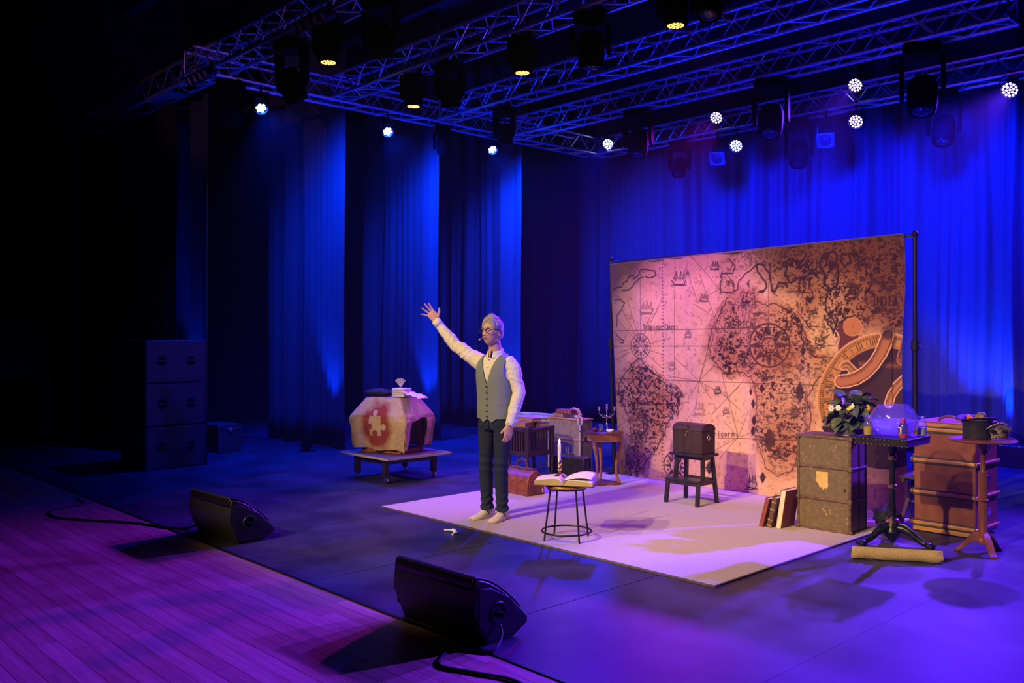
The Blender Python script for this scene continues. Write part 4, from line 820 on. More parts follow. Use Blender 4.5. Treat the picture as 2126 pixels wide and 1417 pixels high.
# ================================================================== oval side table with candelabra
t = thing('side_table', 'small honey wooden side table with curved legs', 'table', (-6.515, 7.555, 0), R(20))
part('top', MB().lathe([(.20, .575), (.208, .580), (.208, .588), (.20, .593)], 40), 'red_wood', t); part('apron', MB().lathe([(.185, .495), (.190, .50), (.190, .575), (.18, .575)], 40), 'honey_wood', t)
part('apron_bead', MB().torus((0, 0, .50), .190, .006, 40, 6), 'slat_wood', t)
for k in range(3):
    a = 2 * pi * k / 3 + R(-110); ca_, sa_ = cos(a), sin(a); P_ = lambda r, z: (r * ca_, r * sa_, z)
    part('leg', MB().tube([P_(.165, .50), P_(.172, .46), P_(.160, .40), P_(.140, .32), P_(.128, .22), P_(.130, .12), P_(.150, .05), P_(.172, .032)], [.022, .027, .022, .018, .015, .014, .017, .020], 10), 'honey_wood', t)
    part('knee_boss', MB().ell(P_(.186, .455), (.014, .014, .022), 10, 8), 'silver', t)
part('base_plate', MB().prism([(.0 + r * cos(2 * pi * k / 36 + R(-110)), r * sin(2 * pi * k / 36 + R(-110))) for k in range(36) for r in (.105 + .075 * (.5 + .5 * cos(3 * 2 * pi * k / 36)),)], 'z', .006, .036), 'red_wood', t, bevel=.004)
for k in range(3): a = 2 * pi * k / 3 + R(-110); part('foot', MB().ell((.165 * cos(a), .165 * sin(a), .012), (.03, .03, .012), 12, 6), 'red_wood', t)
t = thing('candelabra', 'silver three-arm candelabra on the small side table', 'candelabra', (-6.505, 7.575, .594), R(46))
part('stem', MB().lathe([(.045, 0), (.046, .006), (.030, .014), (.012, .03), (.009, .06), (.014, .075), (.007, .09), (.007, .15), (.013, .165), (.008, .175), (.007, .23), (.011, .24), (.016, .25), (.004, .255)], 16), 'silver', t)
cup = [(.006, 0), (.016, .008), (.010, .016), (.013, .045), (.018, .052), (.010, .052), (.009, .03), (.001, .03)]
part('candle_cup', MB().lathe([(r, z + .25) for r, z in cup], 12), 'silver', t)
for sx in (-1, 1):
    arm = part('arm', MB().tube([(0, 0, .17), (sx * .025, 0, .150), (sx * .045, 0, .158), (sx * .055, 0, .175), (sx * .07, 0, .178), (sx * .085, 0, .195), (sx * .085, 0, .225)], .0052, 6), 'silver', t)
    part('scroll', MB().torus((sx * .040, 0, .178), .013, .004, 14, 6, (0, 1, 0)), 'silver', arm)
    part('candle_cup', MB().lathe([(r, z + .222) for r, z in cup], 12, (sx * .085, 0, 0)), 'silver', t)
t = thing('tumbler', 'glass tumbler of green drink on the small side table', 'glass', (-6.49, 7.46, .594))
part('glass_wall', MB().lathe([(.021, .0), (.026, .085), (.0235, .085), (.0185, .006), (.001, .006)], 18), 'glass', t); part('drink', MB().lathe([(.018, .007), (.0205, .036), (.001, .036)], 16), 'green_liquid', t)
def crumple(name, label, cat, loc, r, mat, seed, group=None, amp=.45):
    mb = MB().ell((0, 0, r[2]), r, 26, 16); mb.v = [tuple(Vector(p) + (Vector(p) - Vector((0, 0, r[2]))) * amp * nz(p[0] * 28 + seed, p[1] * 28, p[2] * 28)) for p in mb.v]
    z0 = min(p[2] for p in mb.v); mb.v = [(p[0], p[1], max(p[2], z0 + .2 * r[2]) - z0 - .2 * r[2]) for p in mb.v]
    o = part(name, mb, mat, None, 60); o.location = loc; return tag(o, label, cat, group)
crumple('handkerchief', 'crumpled white cloth at the foot of the candelabra', 'cloth', (-6.41, 7.52, .594), (.055, .035, .018), 'white_cloth', 3)
crumple('red_pouch', 'small dark red pouch beside the tumbler', 'pouch', (-6.555, 7.43, .594), (.030, .026, .024), 'book_red', 5)

# ================================================================== round metal stool with book and candle
t = thing('round_stool', 'round stool with thin black legs in front of the map', 'stool', (-4.965, 5.285, 0), 0)
part('seat', MB().lathe([(.150, .425), (.172, .432), (.176, .442), (.172, .452), (.001, .455)], 40), 'honey_wood', t); part('seat_ring', MB().torus((0, 0, .424), .155, .008, 40, 8), 'black_metal', t)
ang0 = [R(a) for a in (-107, -17, 73, 163)]
for a in ang0:
    part('leg', MB().cyl((.205 * cos(a), .205 * sin(a), .006), (.148 * cos(a), .148 * sin(a), .43), .0075, n=8), 'black_metal', t)
    part('foot', MB().cyl((.206 * cos(a), .206 * sin(a), 0), (.206 * cos(a), .206 * sin(a), .010), .013, n=10), 'black_metal', t)
part('foot_ring', MB().torus((0, 0, .075), .200, .0075, 44, 8), 'black_metal', t)
part('seat_tag', MB().ell((-.168, -.10, .395), (.010, .010, .022), 10, 8), 'rope', t)
t = thing('open_book', 'large old book lying open on the round stool', 'book', (-4.955, 5.275, .457), R(33))
def leafsurf(sx, hgt, zb): return lambda u, v: Vector((sx * u * .235, (v - .5) * .30, zb + hgt * (min(1, u * 5) ** .6) * (1 - .28 * u * u) + .004 * sin(v * 7 + u * 5) * u))
for sx in (-1, 1):
    part('cover', MB().grid(lambda u, v: Vector((sx * u * .245, (v - .5) * .315, .004 + .004 * (1 - u))), 6, 4), 'book_brown', t, 60, thick=.005)
    hg = .048 if sx < 0 else .040
    f_ = leafsurf(sx, hg, .009); top = [[f_(i / 12, j / 6) for i in range(13)] for j in range(7)]
    bl = MB(); bl.grid(lambda u, v: f_(u, v), 16, 8)
    for v_ in (0, 1): bl.grid(lambda u, w2, v_=v_: Vector((f_(u, v_).x, f_(u, v_).y, .009 + (f_(u, v_).z - .009) * w2)), 16, 6)
    bl.grid(lambda u, w2: Vector((f_(1, u).x + .006 * sin(w2 * 40) * .3, f_(1, u).y, .009 + (f_(1, u).z - .009) * w2)), 8, 6)
    pb = part('page_block', bl, 'page_edge', t, 40)
    part('top_page', MB().grid(lambda u, v: f_(u * .985, .01 + v * .98) + Vector((0, 0, .0012)), 16, 8), 'page', pb, 60, thick=.0008)
part('loose_page', MB().grid(lambda u, v: Vector((u * .225, (v - .5) * .28 + .02, .048 + .030 * sin(u * 2.4) * (.6 + .6 * v))), 14, 8), 'page', t, 60, thick=.0008)
t = thing('candlestick', 'brass candlestick with a burning candle on the open book', 'candlestick', (-5.028, 5.268, .505))
part('base', MB().lathe([(.047, 0), (.048, .004), (.040, .012), (.022, .022), (.014, .032)], 24), 'brass', t)
part('stem', MB().lathe([(.012, .03), (.010, .045), (.017, .055), (.019, .075), (.013, .09), (.020, .105), (.020, .125), (.014, .135)], 20), 'brass', t)
cd = part('candle', MB().lathe([(.0135, .13), (.0138, .24), (.0150, .262), (.013, .268), (.001, .266)], 16), 'candle', t)
part('wax_drips', MB().ell((.012, 0, .225), (.005, .005, .035), 8, 8).ell((-.010, .008, .24), (.005, .004, .025), 8, 8), 'candle', cd); part('wick', MB().cyl((0, 0, .265), (.002, 0, .276), .0015, n=5), 'hole_black', cd)
part('flame', MB().lathe([(.002, .272), (.008, .281), (.0075, .290), (.003, .304), (.0004, .312)], 12).xf(Matrix.Shear('XY', 4, (.25, .05)) @ Matrix.Translation((-.07, 0, 0)) if False else Matrix.Identity(4)), 'flame', t)
cl = bpy.data.lights.new('candle_light', 'POINT'); cl.energy = 1.2; cl.color = (1, .55, .2); cl.shadow_soft_size = .01; co = bpy.data.objects.new('candle_light', cl); C.objects.link(co); co.location = (-5.026, 5.268, .83)

# small white things lost on the floor
for i, (x, y, rz, lb) in enumerate(((-5.83, 4.78, .4, 'small white knotted scrap on the floor, larger of two'), (-5.72, 4.74, 1.9, 'small white knotted scrap on the floor, smaller of two'))):
    s = 1 if i == 0 else .75; t = thing('paper_scrap', lb, 'scrap', (x, y, .003), rz, 'white scraps on the floor')
    part('twist', MB().tube([(-.055 * s, 0, .010), (-.02, .004, .013), (.01, -.003, .015), (.05 * s, .006, .010)], [.011 * s, .007, .008, .013 * s], 8), 'white_cloth', t)
    part('knot', MB().ell((.022 * s, .012, .014), (.020 * s, .016, .014), 10, 8), 'white_cloth', t)

# ================================================================== burlap-covered table on a rolling platform
t = thing('rolling_platform', 'low square platform on black legs with casters', 'platform', (-8.53, 6.17, 0), R(0))
part('board', MB().box((0, 0, .290), (.94, .90, .020)), 'board_top', t)
for a, b in (((-.47, -.45), (.47, -.45)), ((.47, -.45), (.47, .45)), ((.47, .45), (-.47, .45)), ((-.47, .45), (-.47, -.45))): part('board_edge', MB().beam((*a, .290), (*b, .290), .012, .022), 'board_edge', t)
for sx in (-1, 1):
    part('side_rail', MB().box((sx * .28, 0, .245), (.05, .72, .07)), 'black_wood', t, bevel=.004)
    for sy in (-1, 1):
        part('leg', MB().box((sx * .28, sy * .34, .175), (.06, .06, .21)), 'black_wood', t, bevel=.004)
        c = part('caster', MB().lathe([(.030, -.012), (.033, -.008), (.033, .008), (.030, .012)], 18).xf(Matrix.Translation((sx * .28 + .012, sy * .34, .034)) @ Matrix.Rotation(pi / 2, 4, 'X')), 'chrome', t)
        part('caster_fork', MB().box((sx * .28, sy * .34 - .016, .05), (.03, .004, .05)).box((sx * .28, sy * .34 + .016, .05), (.03, .004, .05)).box((sx * .28, sy * .34, .073), (.036, .036, .006)), 'chrome', c)
for sy in (-1, 1): part('end_rail', MB().box((0, sy * .34, .245), (.52, .05, .07)), 'black_wood', t, bevel=.004)
FR, FC = R(18), (-8.615, 6.19, .302)
t = thing('wooden_frame_table', 'orange wooden frame table hidden under the burlap', 'table', FC, FR)
for sx in (-1, 1):
    for sy in (-1, 1): part('leg', MB().beam((sx * .26, sy * .21, 0), (sx * .235, sy * .185, .56), .045, .04, (0, 1, 0)), 'orange_wood', t, bevel=.004)
    part('floor_rail', MB().box((sx * .26, 0, .022), (.044, .38, .044)), 'orange_wood', t, bevel=.004)
for sy in (-1, 1): part('floor_rail', MB().box((0, sy * .21, .024), (.48, .04, .048)), 'orange_wood', t, bevel=.004)
part('top', MB().box((0, 0, .570), (.50, .40, .024)), 'orange_wood', t, bevel=.004)
t = thing('burlap_cover', 'burlap cloth with a red-sprayed jigsaw stencil over the frame table', 'cloth', FC, FR)
# ring profile of the drape: half sizes at heights, measured from the platform
def crv(lv, tab):
    for (a, b), (c, d) in zip(tab[:-1], tab[1:]):
        if lv <= c: f = (lv - a) / (c - a + 1e-9); return b + (d - b) * f
    return tab[-1][1]
TW = ((0, .24), (.30, .385), (.45, .40), (1, .345)); TD = ((0, .19), (.30, .29), (.45, .30), (1, .27)); THt = ((0, .628), (.30, .43), (.45, .37), (1, .045))
def burl(u, lv, side):   # u 0..1 along the side
    a, b, z = crv(lv, TW), crv(lv, TD), crv(lv, THt)
    fold = (.030 * sin(u * 17 + side) * max(0, lv - .28) + .018 * nz(u * 5 + side * 7, lv * 4) * min(1, lv * 4))
    if side == 0: return Vector((-a + 2 * a * u, -b - fold, z))
    if side == 1: return Vector((a + fold, -b + 2 * b * u, z))
    if side == 2: return Vector((a - 2 * a * u, b + fold, z))
    return Vector((-a - fold, b - 2 * b * u, z))
nb = 130
fm = MB().grid(lambda u, v: burl(u, v, 0) + Vector((0, 0, -.035 * max(0, u - .86) / .14 * (v > .8) * (v - .8) * 5 + .012 * sin(u * 9) * v)), nb, nb)
me = fm.mesh('front_drop', 180)
cols = []
pz = lambda x, z: None
def inpiece(x, z):
    c = (abs(x) < .083 and abs(z) < .113)
    k1 = math.hypot(x + .005, z - .150) < .034 or (abs(x + .005) < .014 and 0 < z < .14); k2 = math.hypot(x - .118, z + .012) < .036 or (abs(z + .012) < .016 and 0 < x < .10)
    h1 = math.hypot(x + .072, z + .012) < .036 or (x < -.072 and abs(z + .012) < .018); h2 = math.hypot(x - .004, z + .085) < .037 or (z < -.095 and abs(x - .004) < .018)
    return (c and not h1 and not h2) or k1 or k2
for v in me.vertices:
    x, z = v.co.x + .035, v.co.z - .315; g = .9 + .2 * nz(v.co.x * 30, v.co.z * 90) + .1 * nz(v.co.x * 160, v.co.z * 12)
    col = Vector((.62, .46, .26)) * g
    dd = math.hypot(x * 1.25 - .02, z * .92) + .05 * nz(x * 7, z * 7, 2) + .03 * nz(x * 18, z * 18)
    a = max(0, min(1, (.30 - dd) / .10))
    if inpiece(x, z): a = 0
    col = col * (1 - a * .93) + Vector((.30, .035, .018)) * a * .93
    cols += [*col, 1]
ca = me.color_attributes.new('Col', 'FLOAT_COLOR', 'POINT'); ca.data.foreach_set('color', cols)
put('front_drop', me, 'burlap_print', t, thick=.004)
part('top_cloth', MB().grid(lambda u, v: Vector(((u - .5) * .485, (v - .5) * .385, .629 + .006 * nz(u * 6, v * 6))), 20, 16), 'burlap', t, 60, thick=.004)
part('side_drop', MB().grid(lambda u, v: burl(u, v * (.42 + .05 * sin(u * 8)), 1), 30, 20), 'burlap', t, 30, thick=.004)
part('corner_flap', MB().grid(lambda u, v: burl(u * .22, .40 + v * .62, 1), 8, 24), 'burlap', t, 60, thick=.004)
part('rear_flap', MB().grid(lambda u, v: burl(.72 + u * .28, .40 + v * .55, 1), 8, 24), 'burlap', t, 60, thick=.004)
part('back_drop', MB().grid(lambda u, v: burl(u, v, 2), 30, 24), 'burlap', t, 60, thick=.004)
part('left_drop', MB().grid(lambda u, v: burl(u, v, 3), 30, 24), 'burlap', t, 60, thick=.004)
cz = .302 + .636
t = thing('cloth_bundle', 'white cloth bundle with a pleated paper fan on the burlap', 'bundle', (-8.475, 6.22, cz), FR)
for k in range(4): part('fold_layer', MB().box((0, 0, .016 + k * .026), (.185 - .008 * abs(k - 1.5), .16, .024)), 'white_cloth', t, bevel=.010)
part('loose_end', MB().grid(lambda u, v: Vector((.06 + u * .24, (v - .5) * .20, .055 - .06 * u + .022 * nz(u * 4, v * 4) + .05 * u * (1 - u))), 14, 12), 'white_cloth', t, 50, thick=.006)
fan = MB(); NF = 18
for j in range(NF):
    a0, a1 = R(-40 + 80 * j / NF), R(-40 + 80 * (j + 1) / NF)
    fan.add([(.0 + .012 * sin(a0), -.02, .112 + .012 * cos(a0)), (.012 * sin(a1), -.026, .112 + .012 * cos(a1)), (.115 * sin(a1), -.032, .105 + .115 * cos(a1)), (.115 * sin(a0), -.018 if j % 2 else -.03, .105 + .115 * cos(a0))], [(0, 1, 2, 3)])
part('paper_fan', fan, 'white_cloth', t, None, thick=.002)
o = crumple('black_jacket', 'crumpled black jacket lying on the burlap', 'jacket', (-8.775, 6.13, cz), (.21, .11, .045), 'black_cloth', 11, amp=.35)
o.rotation_euler = (0, 0, FR)

# ================================================================== cast-iron pedestal table on a burlap plinth
t = thing('burlap_plinth', 'triangular plinth wrapped in burlap under the iron table', 'plinth', (-2.93, 6.69, 0), R(33))
tri = [(.36 * cos(R(a)), .36 * sin(R(a))) for a in (-150, -30, 90)]
tri = [(x * .985, y) for x, y in tri]
def tring(k, z, wv):
    out = []
    for i in range(3):
        a, b = Vector(tri[i]), Vector(tri[(i + 1) % 3]); n = Vector(((b - a).y, -(b - a).x)).normalized()
        for j in range(14): f = j / 14; p = (a + (b - a) * f) * k + n * wv * (.003 * sin(f * 23 + i) + .004 * nz(f * 6, i)); out.append(Vector((p.x, p.y, z + wv * .003 * sin(f * 12 + i))))
    return out
part('skirt', MB().rings([tring(1.035, .010, 1), tring(1.012, .05, .7), tring(1.0, .094, .2)], cap=False), 'burlap', t, 25, thick=.004)
part('top_board', MB().prism([(x * .985, y * .985) for x, y in tri], 'z', .078, .097), 'board_top', t)
part('core', MB().prism([(x * .93, y * .93) for x, y in tri], 'z', 0, .08), 'burlap', t)
t = thing('pedestal_table', 'ornate cast-iron pedestal table with a studded black square top', 'table', (-2.93, 6.69, .098))
part('column', MB().lathe([(.060, .13), (.050, .15), (.040, .17), (.030, .19), (.026, .22), (.030, .24), (.024, .27), (.022, .40), (.022, .44), (.020, .62), (.020, .66), (.030, .67), (.040, .69), (.042, .74), (.060, .745)], 20), 'iron_green', t)
for z in (.165, .425, .640): part('brass_collar', MB().lathe([(.026, z - .018), (.034, z - .008), (.034, z + .008), (.026, z + .018)] if z > .2 else [(.046, z - .02), (.05, z - .01), (.048, z + .012), (.040, z + .02)], 20), 'brass', t)
part('hub', MB().lathe([(.03, .03), (.055, .05), (.070, .085), (.062, .12), (.050, .135)], 20), 'iron_green', t); part('hub_drop', MB().ell((0, 0, .032), (.030, .030, .032), 14, 10), 'iron_green', t)
for k in range(3):
    a = R(-150 + 120 * k + 33); q = lambda r, z: (r * cos(a), r * sin(a), z)
    lg = part('leg', MB().tube([q(.04, .115), q(.09, .112), q(.14, .085), q(.185, .050), q(.225, .028), q(.26, .018)], [.036, .032, .026, .022, .019, .020], 12), 'iron_green', t)
    part('leg_ridge', MB().tube([q(.05, .146), q(.09, .142), q(.14, .112), q(.185, .074), q(.225, .048)], [.010, .012, .010, .008, .006], 8), 'iron_green', lg)
    pw = MB().ell(q(.262, .020), (.034, .034, .019), 12, 8)
    for da in (-.10, 0, .10): pw.ell((.288 * cos(a + da), .288 * sin(a + da), .014), (.014, .014, .013), 8, 6)
    part('paw_foot', pw, 'iron_green', lg)
part('frieze', MB().box((0, 0, .770), (.392, .412, .050)), 'black_cloth', t, bevel=.004); part('table_top', MB().box((0, 0, .798), (.402, .422, .010)), 'black_metal', t, bevel=.003)
st = MB()
for i in range(13):
    for z in (.750, .790):
        f = -.19 + i * .38 / 12
        st.ell((f, -.207, z), (.0045, .003, .0045), 8, 6); st.ell((.197, f * 1.05, z), (.003, .0045, .0045), 8, 6); st.ell((-.197, f * 1.05, z), (.003, .0045, .0045), 8, 6)
o = part('brass_studs', st, 'brass', t); o['kind'] = 'stuff'
TT = .098 + .803
t = thing('fish_bowl', 'round glass bowl half full of water, backlight put into its violet colour', 'bowl', (-2.925, 6.70, TT))
bowl = [(.105, .0), (.13, .012), (.158, .05), (.172, .105), (.166, .155), (.140, .200), (.112, .226), (.112, .234), (.106, .234), (.106, .224), (.134, .197), (.160, .154), (.166, .105), (.152, .053), (.126, .017), (.10, .006), (.001, .006)]
part('glass_wall', MB().lathe(bowl, 48), 'glass', t, 60)
part('water', MB().lathe([(.001, .008), (.10, .008), (.1255, .0190), (.1515, .055), (.1650, .105), (.1640, .118), (.001, .118)], 48), 'water', t, 40)
def bottle(label, loc, mat, sticker=False):
    t = thing('potion_bottle', label, 'bottle', loc, 0, 'small bottles on the iron table')
    part('glass_wall', MB().lathe([(.030, 0), (.033, .004), (.034, .088), (.028, .108), (.017, .120), (.017, .128), (.026, .150), (.0245, .150), (.0155, .128), (.0155, .119), (.0265, .106), (.0320, .087), (.031, .008), (.001, .006)], 24), 'glass', t, 50)
    part('liquid', MB().lathe([(.001, .009), (.0300, .009), (.0312, .030), (.0312, .066 if not sticker else .034), (.001, .066 if not sticker else .034)], 24), mat, t, 40)
    if sticker:
        m = Matrix.Rotation(R(-43), 4, 'Z')
        lb = part('sticker', MB().grid(lambda u, v: Vector((.0345 * sin((u - .5) * 1.7), -.0345 * cos((u - .5) * 1.7), .034 + .052 * v)), 12, 2).xf(m), 'white_petal', t, 60, thick=.0006, label='small white label with a red and black print')
        part('sticker_print', MB().grid(lambda u, v: Vector((.0352 * sin((u - .45) * .8), -.0352 * cos((u - .45) * .8), .042 + .036 * v)), 6, 2).xf(m), 'hole_black', lb, 60, thick=.0004)
        part('sticker_red', MB().grid(lambda u, v: Vector((.0356 * sin((u - .95) * .35), -.0356 * cos((u - .95) * .35), .036 + .028 * v)), 4, 2).xf(m), 'red_liquid', lb, 60, thick=.0004)
        part('stopper', MB().lathe([(.014, .112), (.015, .135), (.011, .15), (.001, .152)], 14), 'red_liquid', t)
bottle('small bottle of yellow liquid at the table corner', (-3.055, 6.56, TT), 'yellow_liquid'); bottle('small bottle with a red base and a printed label', (-2.785, 6.54, TT), 'red_liquid', True); bottle('small bottle of pale teal liquid right of the bowl', (-2.765, 6.82, TT), 'teal_liquid')

# ================================================================== round table, top hat, mask
t = thing('tripod_table', 'round red-brown tripod table beside the wardrobe trunk', 'table', (-2.49, 7.265, 0), 0)
part('table_top', MB().lathe([(.05, .838), (.20, .845), (.232, .852), (.238, .860), (.232, .868), (.001, .869)], 44), 'red_wood', t)
part('post', MB().prism([(.032 * cos(2 * pi * k / 8 + .39), .032 * sin(2 * pi * k / 8 + .39)) for k in range(8)], 'z', .10, .62), 'red_wood', t); part('post_neck', MB().lathe([(.030, .61), (.020, .64), (.018, .76), (.05, .835), (.06, .842)], 16), 'red_wood', t)
part('post_ring', MB().torus((0, 0, .405), .033, .009, 24, 8), 'red_wood', t); part('post_foot', MB().lathe([(.034, .07), (.044, .085), (.044, .105), (.034, .12)], 18), 'red_wood', t)
for a in (R(195), R(-47), R(72)):
    q = lambda r, z: (r * cos(a), r * sin(a), z); pth = [q(.02, .125), q(.06, .118), q(.10, .088), q(.135, .045), q(.165, .016), q(.19, .010)]; lg = MB()
    side = Vector((-sin(a), cos(a), 0)) * .024; rs = []
    for k, p in enumerate(pth): hh = (.036, .034, .028, .022, .014, .008)[k]; p = Vector(p); rs.append([p + side - Vector((0, 0, hh * .9 if k < 4 else p.z)), p - side - Vector((0, 0, hh * .9 if k < 4 else p.z)), p - side + Vector((0, 0, hh)), p + side + Vector((0, 0, hh))])
    part('leg', lg.rings(rs), 'red_wood', t, 40, bevel=.004)
t = thing('top_hat', 'black top hat standing upside down on the round table', 'hat', (-2.535, 7.27, .870))
crown = [(.096, 0), (.100, .004), (.098, .05), (.100, .10), (.106, .142), (.102, .142), (.096, .10), (.094, .05), (.092, .008), (.001, .006)]
part('crown', MB().lathe(crown, 36), 'felt', t)
bm_ = MB().rings([[Vector(((r * cos(2 * pi * k / 48)), r * sin(2 * pi * k / 48) * .93, .146 + .0 + (.022 * abs(cos(2 * pi * k / 48 + .7)) ** 2) * (r - .10) / .045)) for k in range(48)] for r in (.102, .125, .146)], cap=False)
part('brim', bm_, 'felt', t, 60, thick=.006); part('hat_band', MB().lathe([(.1015, .112), (.107, .136), (.108, .136), (.1025, .112)], 36), 'black_cloth', t)
bl = crumple('orange_flower', 'orange paper flower sticking out of the top hat', 'flower', (-2.570, 7.240, .912), (.030, .030, .068), 'orange_bloom', 7, amp=.6)
lp = crumple('leopard_scarf', 'leopard-print scarf peeking out of the top hat', 'scarf', (-2.510, 7.280, .905), (.045, .042, .072), 'leopard', 9, amp=.6)
t = thing('sequin_mask', 'black and silver sequined mask leaning on the top hat', 'mask', (-2.415, 7.315, .870), R(40))
msk = MB().grid(lambda u, v: Vector(((u - .5) * .19, -.050 + .045 * sin(u * pi) * -1 + .07 * (1 - v), .004 + (.070 + .055 * sin(u * pi)) * (1 - (1 - v) ** 2) + .006 * nz(u * 14, v * 10))), 30, 16)
part('shell', msk, 'sequin', t, 60, thick=.006)
ey = MB()
for sx in (-1, 1): ey.ell((sx * .042, -.052, .062), (.022, .020, .013), 12, 8)
part('eye_hole', ey, 'hole_black', t)
part('trim', MB().tube([(-.095, .0, .030), (-.06, -.04, .085), (0, -.055, .098), (.06, -.04, .085), (.095, .0, .030)], .008, 6), 'sequin', t)
part('cloth_tail', MB().grid(lambda u, v: Vector((.06 + u * .07, -.03 + v * .07, .006 + .035 * (1 - u) * (.5 + v * .5))), 8, 6), 'black_cloth', t, 60, thick=.004)

# ================================================================== books leaning on the trunk
def leaning(label, x, y, w_, h_, k, lean, mat, page=False):
    t = thing('book', label, 'book', (x, y, 0), 0, 'books leaning on the brown trunk'); m = Matrix.Rotation(lean, 4, 'Y')
    part('cover', MB().box((.003, 0, h_ / 2), (.006, w_, h_)).box((k - .003, 0, h_ / 2), (.006, w_, h_)).box((k / 2, (w_ / 2 - .003) * (1 if page else -1), h_ / 2), (k, .006, h_)).xf(m), mat, t, bevel=.002)
    part('pages', MB().box((k / 2, -.004 if page else .004, h_ / 2), (k - .010, w_ - .012, h_ - .012)).xf(m), 'page', t)
    if not page:
        for f in (.12, .3, .62, .85): part('spine_band', MB().box((k / 2, -w_ / 2 - .0005, h_ * f), (k * .98, .003, .008)).xf(m), 'book_gold' if mat == 'book_brown' else mat, t)
leaning('red leather book leaning outermost on the brown trunk', -4.155, 6.93, .19, .275, .040, R(15), 'book_red')
leaning('dark brown gilt book leaning between two others', -4.095, 6.95, .19, .285, .046, R(13), 'book_brown')
leaning('cream-paged book leaning nearest the brown trunk', -4.025, 7.0, .22, .345, .052, R(9), 'book_red', True)

# ================================================================== plant, corked bottle, things behind the iron table
t = thing('lemon_plant', 'leafy lemon plant with white blossom in a glass pot on the trunk', 'plant', (-3.525, 7.235, .811))
t.scale = (1.17, 1.17, 1.17)
part('pot', MB().lathe([(.085, 0), (.108, .010), (.112, .060), (.108, .060), (.104, .012), (.001, .008)], 30), 'glass', t); part('pot_rim', MB().torus((0, 0, .012), .105, .008, 36, 8), 'silver', t)
part('soil', MB().lathe([(.001, .010), (.100, .012), (.104, .050), (.001, .058)], 24), 'soil', t)
rl = random.Random(4); pts = []
for k in range(7): a = k * 2 * pi / 7; part('stem', MB().tube([(0, 0, .05), (.05 * cos(a), .05 * sin(a), .13), (.09 * cos(a), .09 * sin(a), .20)], [.006, .004, .003], 6), 'leaf', t)
lf = {}
for mk in ('leaf', 'leaf_b'):
    g = MB().grid(lambda u, v: Vector((u * .098, (v - .5) * 2 * .034 * max(.02, sin(pi * u ** .85)) , .012 * sin(pi * u) + .010 * abs(v - .5) * 2 - .018 * u * u)), 8, 4)
    me = g.mesh('leaf', 60); me.materials.append(MATS[mk]); lf[mk] = me
for k in range(76):
    a = rl.uniform(0, 2 * pi); h_ = rl.uniform(.05, .22); r0 = rl.uniform(.02, .115) * (1.15 - h_ * 2.2)
    o = bpy.data.objects.new('leaf', lf[rl.choice(('leaf', 'leaf', 'leaf_b'))]); C.objects.link(o); o.parent = t
    o.location = (r0 * cos(a), r0 * sin(a), .03 + h_); o.rotation_euler = (rl.uniform(-.5, .5), rl.uniform(-.5, .65) - .25 * (h_ > .16), a + rl.uniform(-.5, .5)); o.scale = [rl.uniform(1.0, 1.5)] * 3
for x, y, z in ((.045, -.110, .190), (.125, .010, .200)): part('lemon', MB().ell((x, y, z), (.023, .023, .026), 14, 10).ell((x, y, z + .025), (.008, .008, .010), 8, 6), 'lemon', t)
for x, y, z in ((-.02, -.140, .205), (-.065, -.155, .200), (.065, -.115, .222)):
    b = MB()
    for k in range(6): b.ell((x + .014 * cos(k * 1.05), y, z + .014 * sin(k * 1.05)), (.010, .006, .010), 8, 6)
    part('blossom', b.ell((x, y - .004, z), (.006, .006, .006), 8, 6), 'white_petal', t)
t = thing('corked_bottle', 'dark bottle with a cork standing behind the lemon plant', 'bottle', (-3.52, 7.345, .811))
part('glass_body', MB().lathe([(.028, 0), (.031, .01), (.031, .17), (.016, .21), (.014, .255), (.017, .262)], 20), 'lens_dark', t); part('cork', MB().lathe([(.018, .258), (.021, .264), (.022, .292), (.018, .297)], 16), 'cork', t)
t = thing('wooden_chair', 'dark wooden chair in shadow behind the iron table', 'chair', (-3.18, 7.95, 0), R(8))
for sx in (-1, 1):
    part('leg', MB().beam((sx * .17, -.20, 0), (sx * .13, .12, .40), .03, .03, (0, 1, 0)), 'dark_wood', t); part('leg', MB().beam((sx * .17, .18, 0), (sx * .13, -.16, .40), .03, .03, (0, 1, 0)), 'dark_wood', t)
    part('arm_rail', MB().beam((sx * .15, -.18, .405), (sx * .15, .16, .405), .03, .028), 'dark_wood', t)
part('seat', MB().box((0, 0, .43), (.36, .36, .024)), 'dark_wood', t, bevel=.004); part('cross_bar', MB().cyl((-.15, 0, .20), (.15, 0, .20), .012, n=10), 'dark_wood', t)
t = thing('wooden_camera', 'small wooden box camera with a round lens on the dark chair', 'camera', (-3.16, 7.92, .443), R(10))
part('box', MB().box((0, 0, .09), (.20, .16, .18)), 'red_wood', t, bevel=.005); part('lid', MB().box((0, 0, .185), (.21, .17, .014)), 'honey_wood', t, bevel=.004)
part('lens_ring', MB().torus((.03, -.088, .11), .032, .009, 24, 8, (0, 1, 0)), 'red_wood', t); part('lens', MB().ell((.03, -.084, .11), (.026, .010, .026), 16, 8), 'lens_dark', t)
part('front_ledge', MB().box((0, -.088, .025), (.20, .016, .03)), 'honey_wood', t, bevel=.003)
crumple('black_bag', 'limp black bag on the rug behind the brown trunk', 'bag', (-3.36, 7.55, .012), (.10, .10, .085), 'black_cloth', 21, amp=.5)

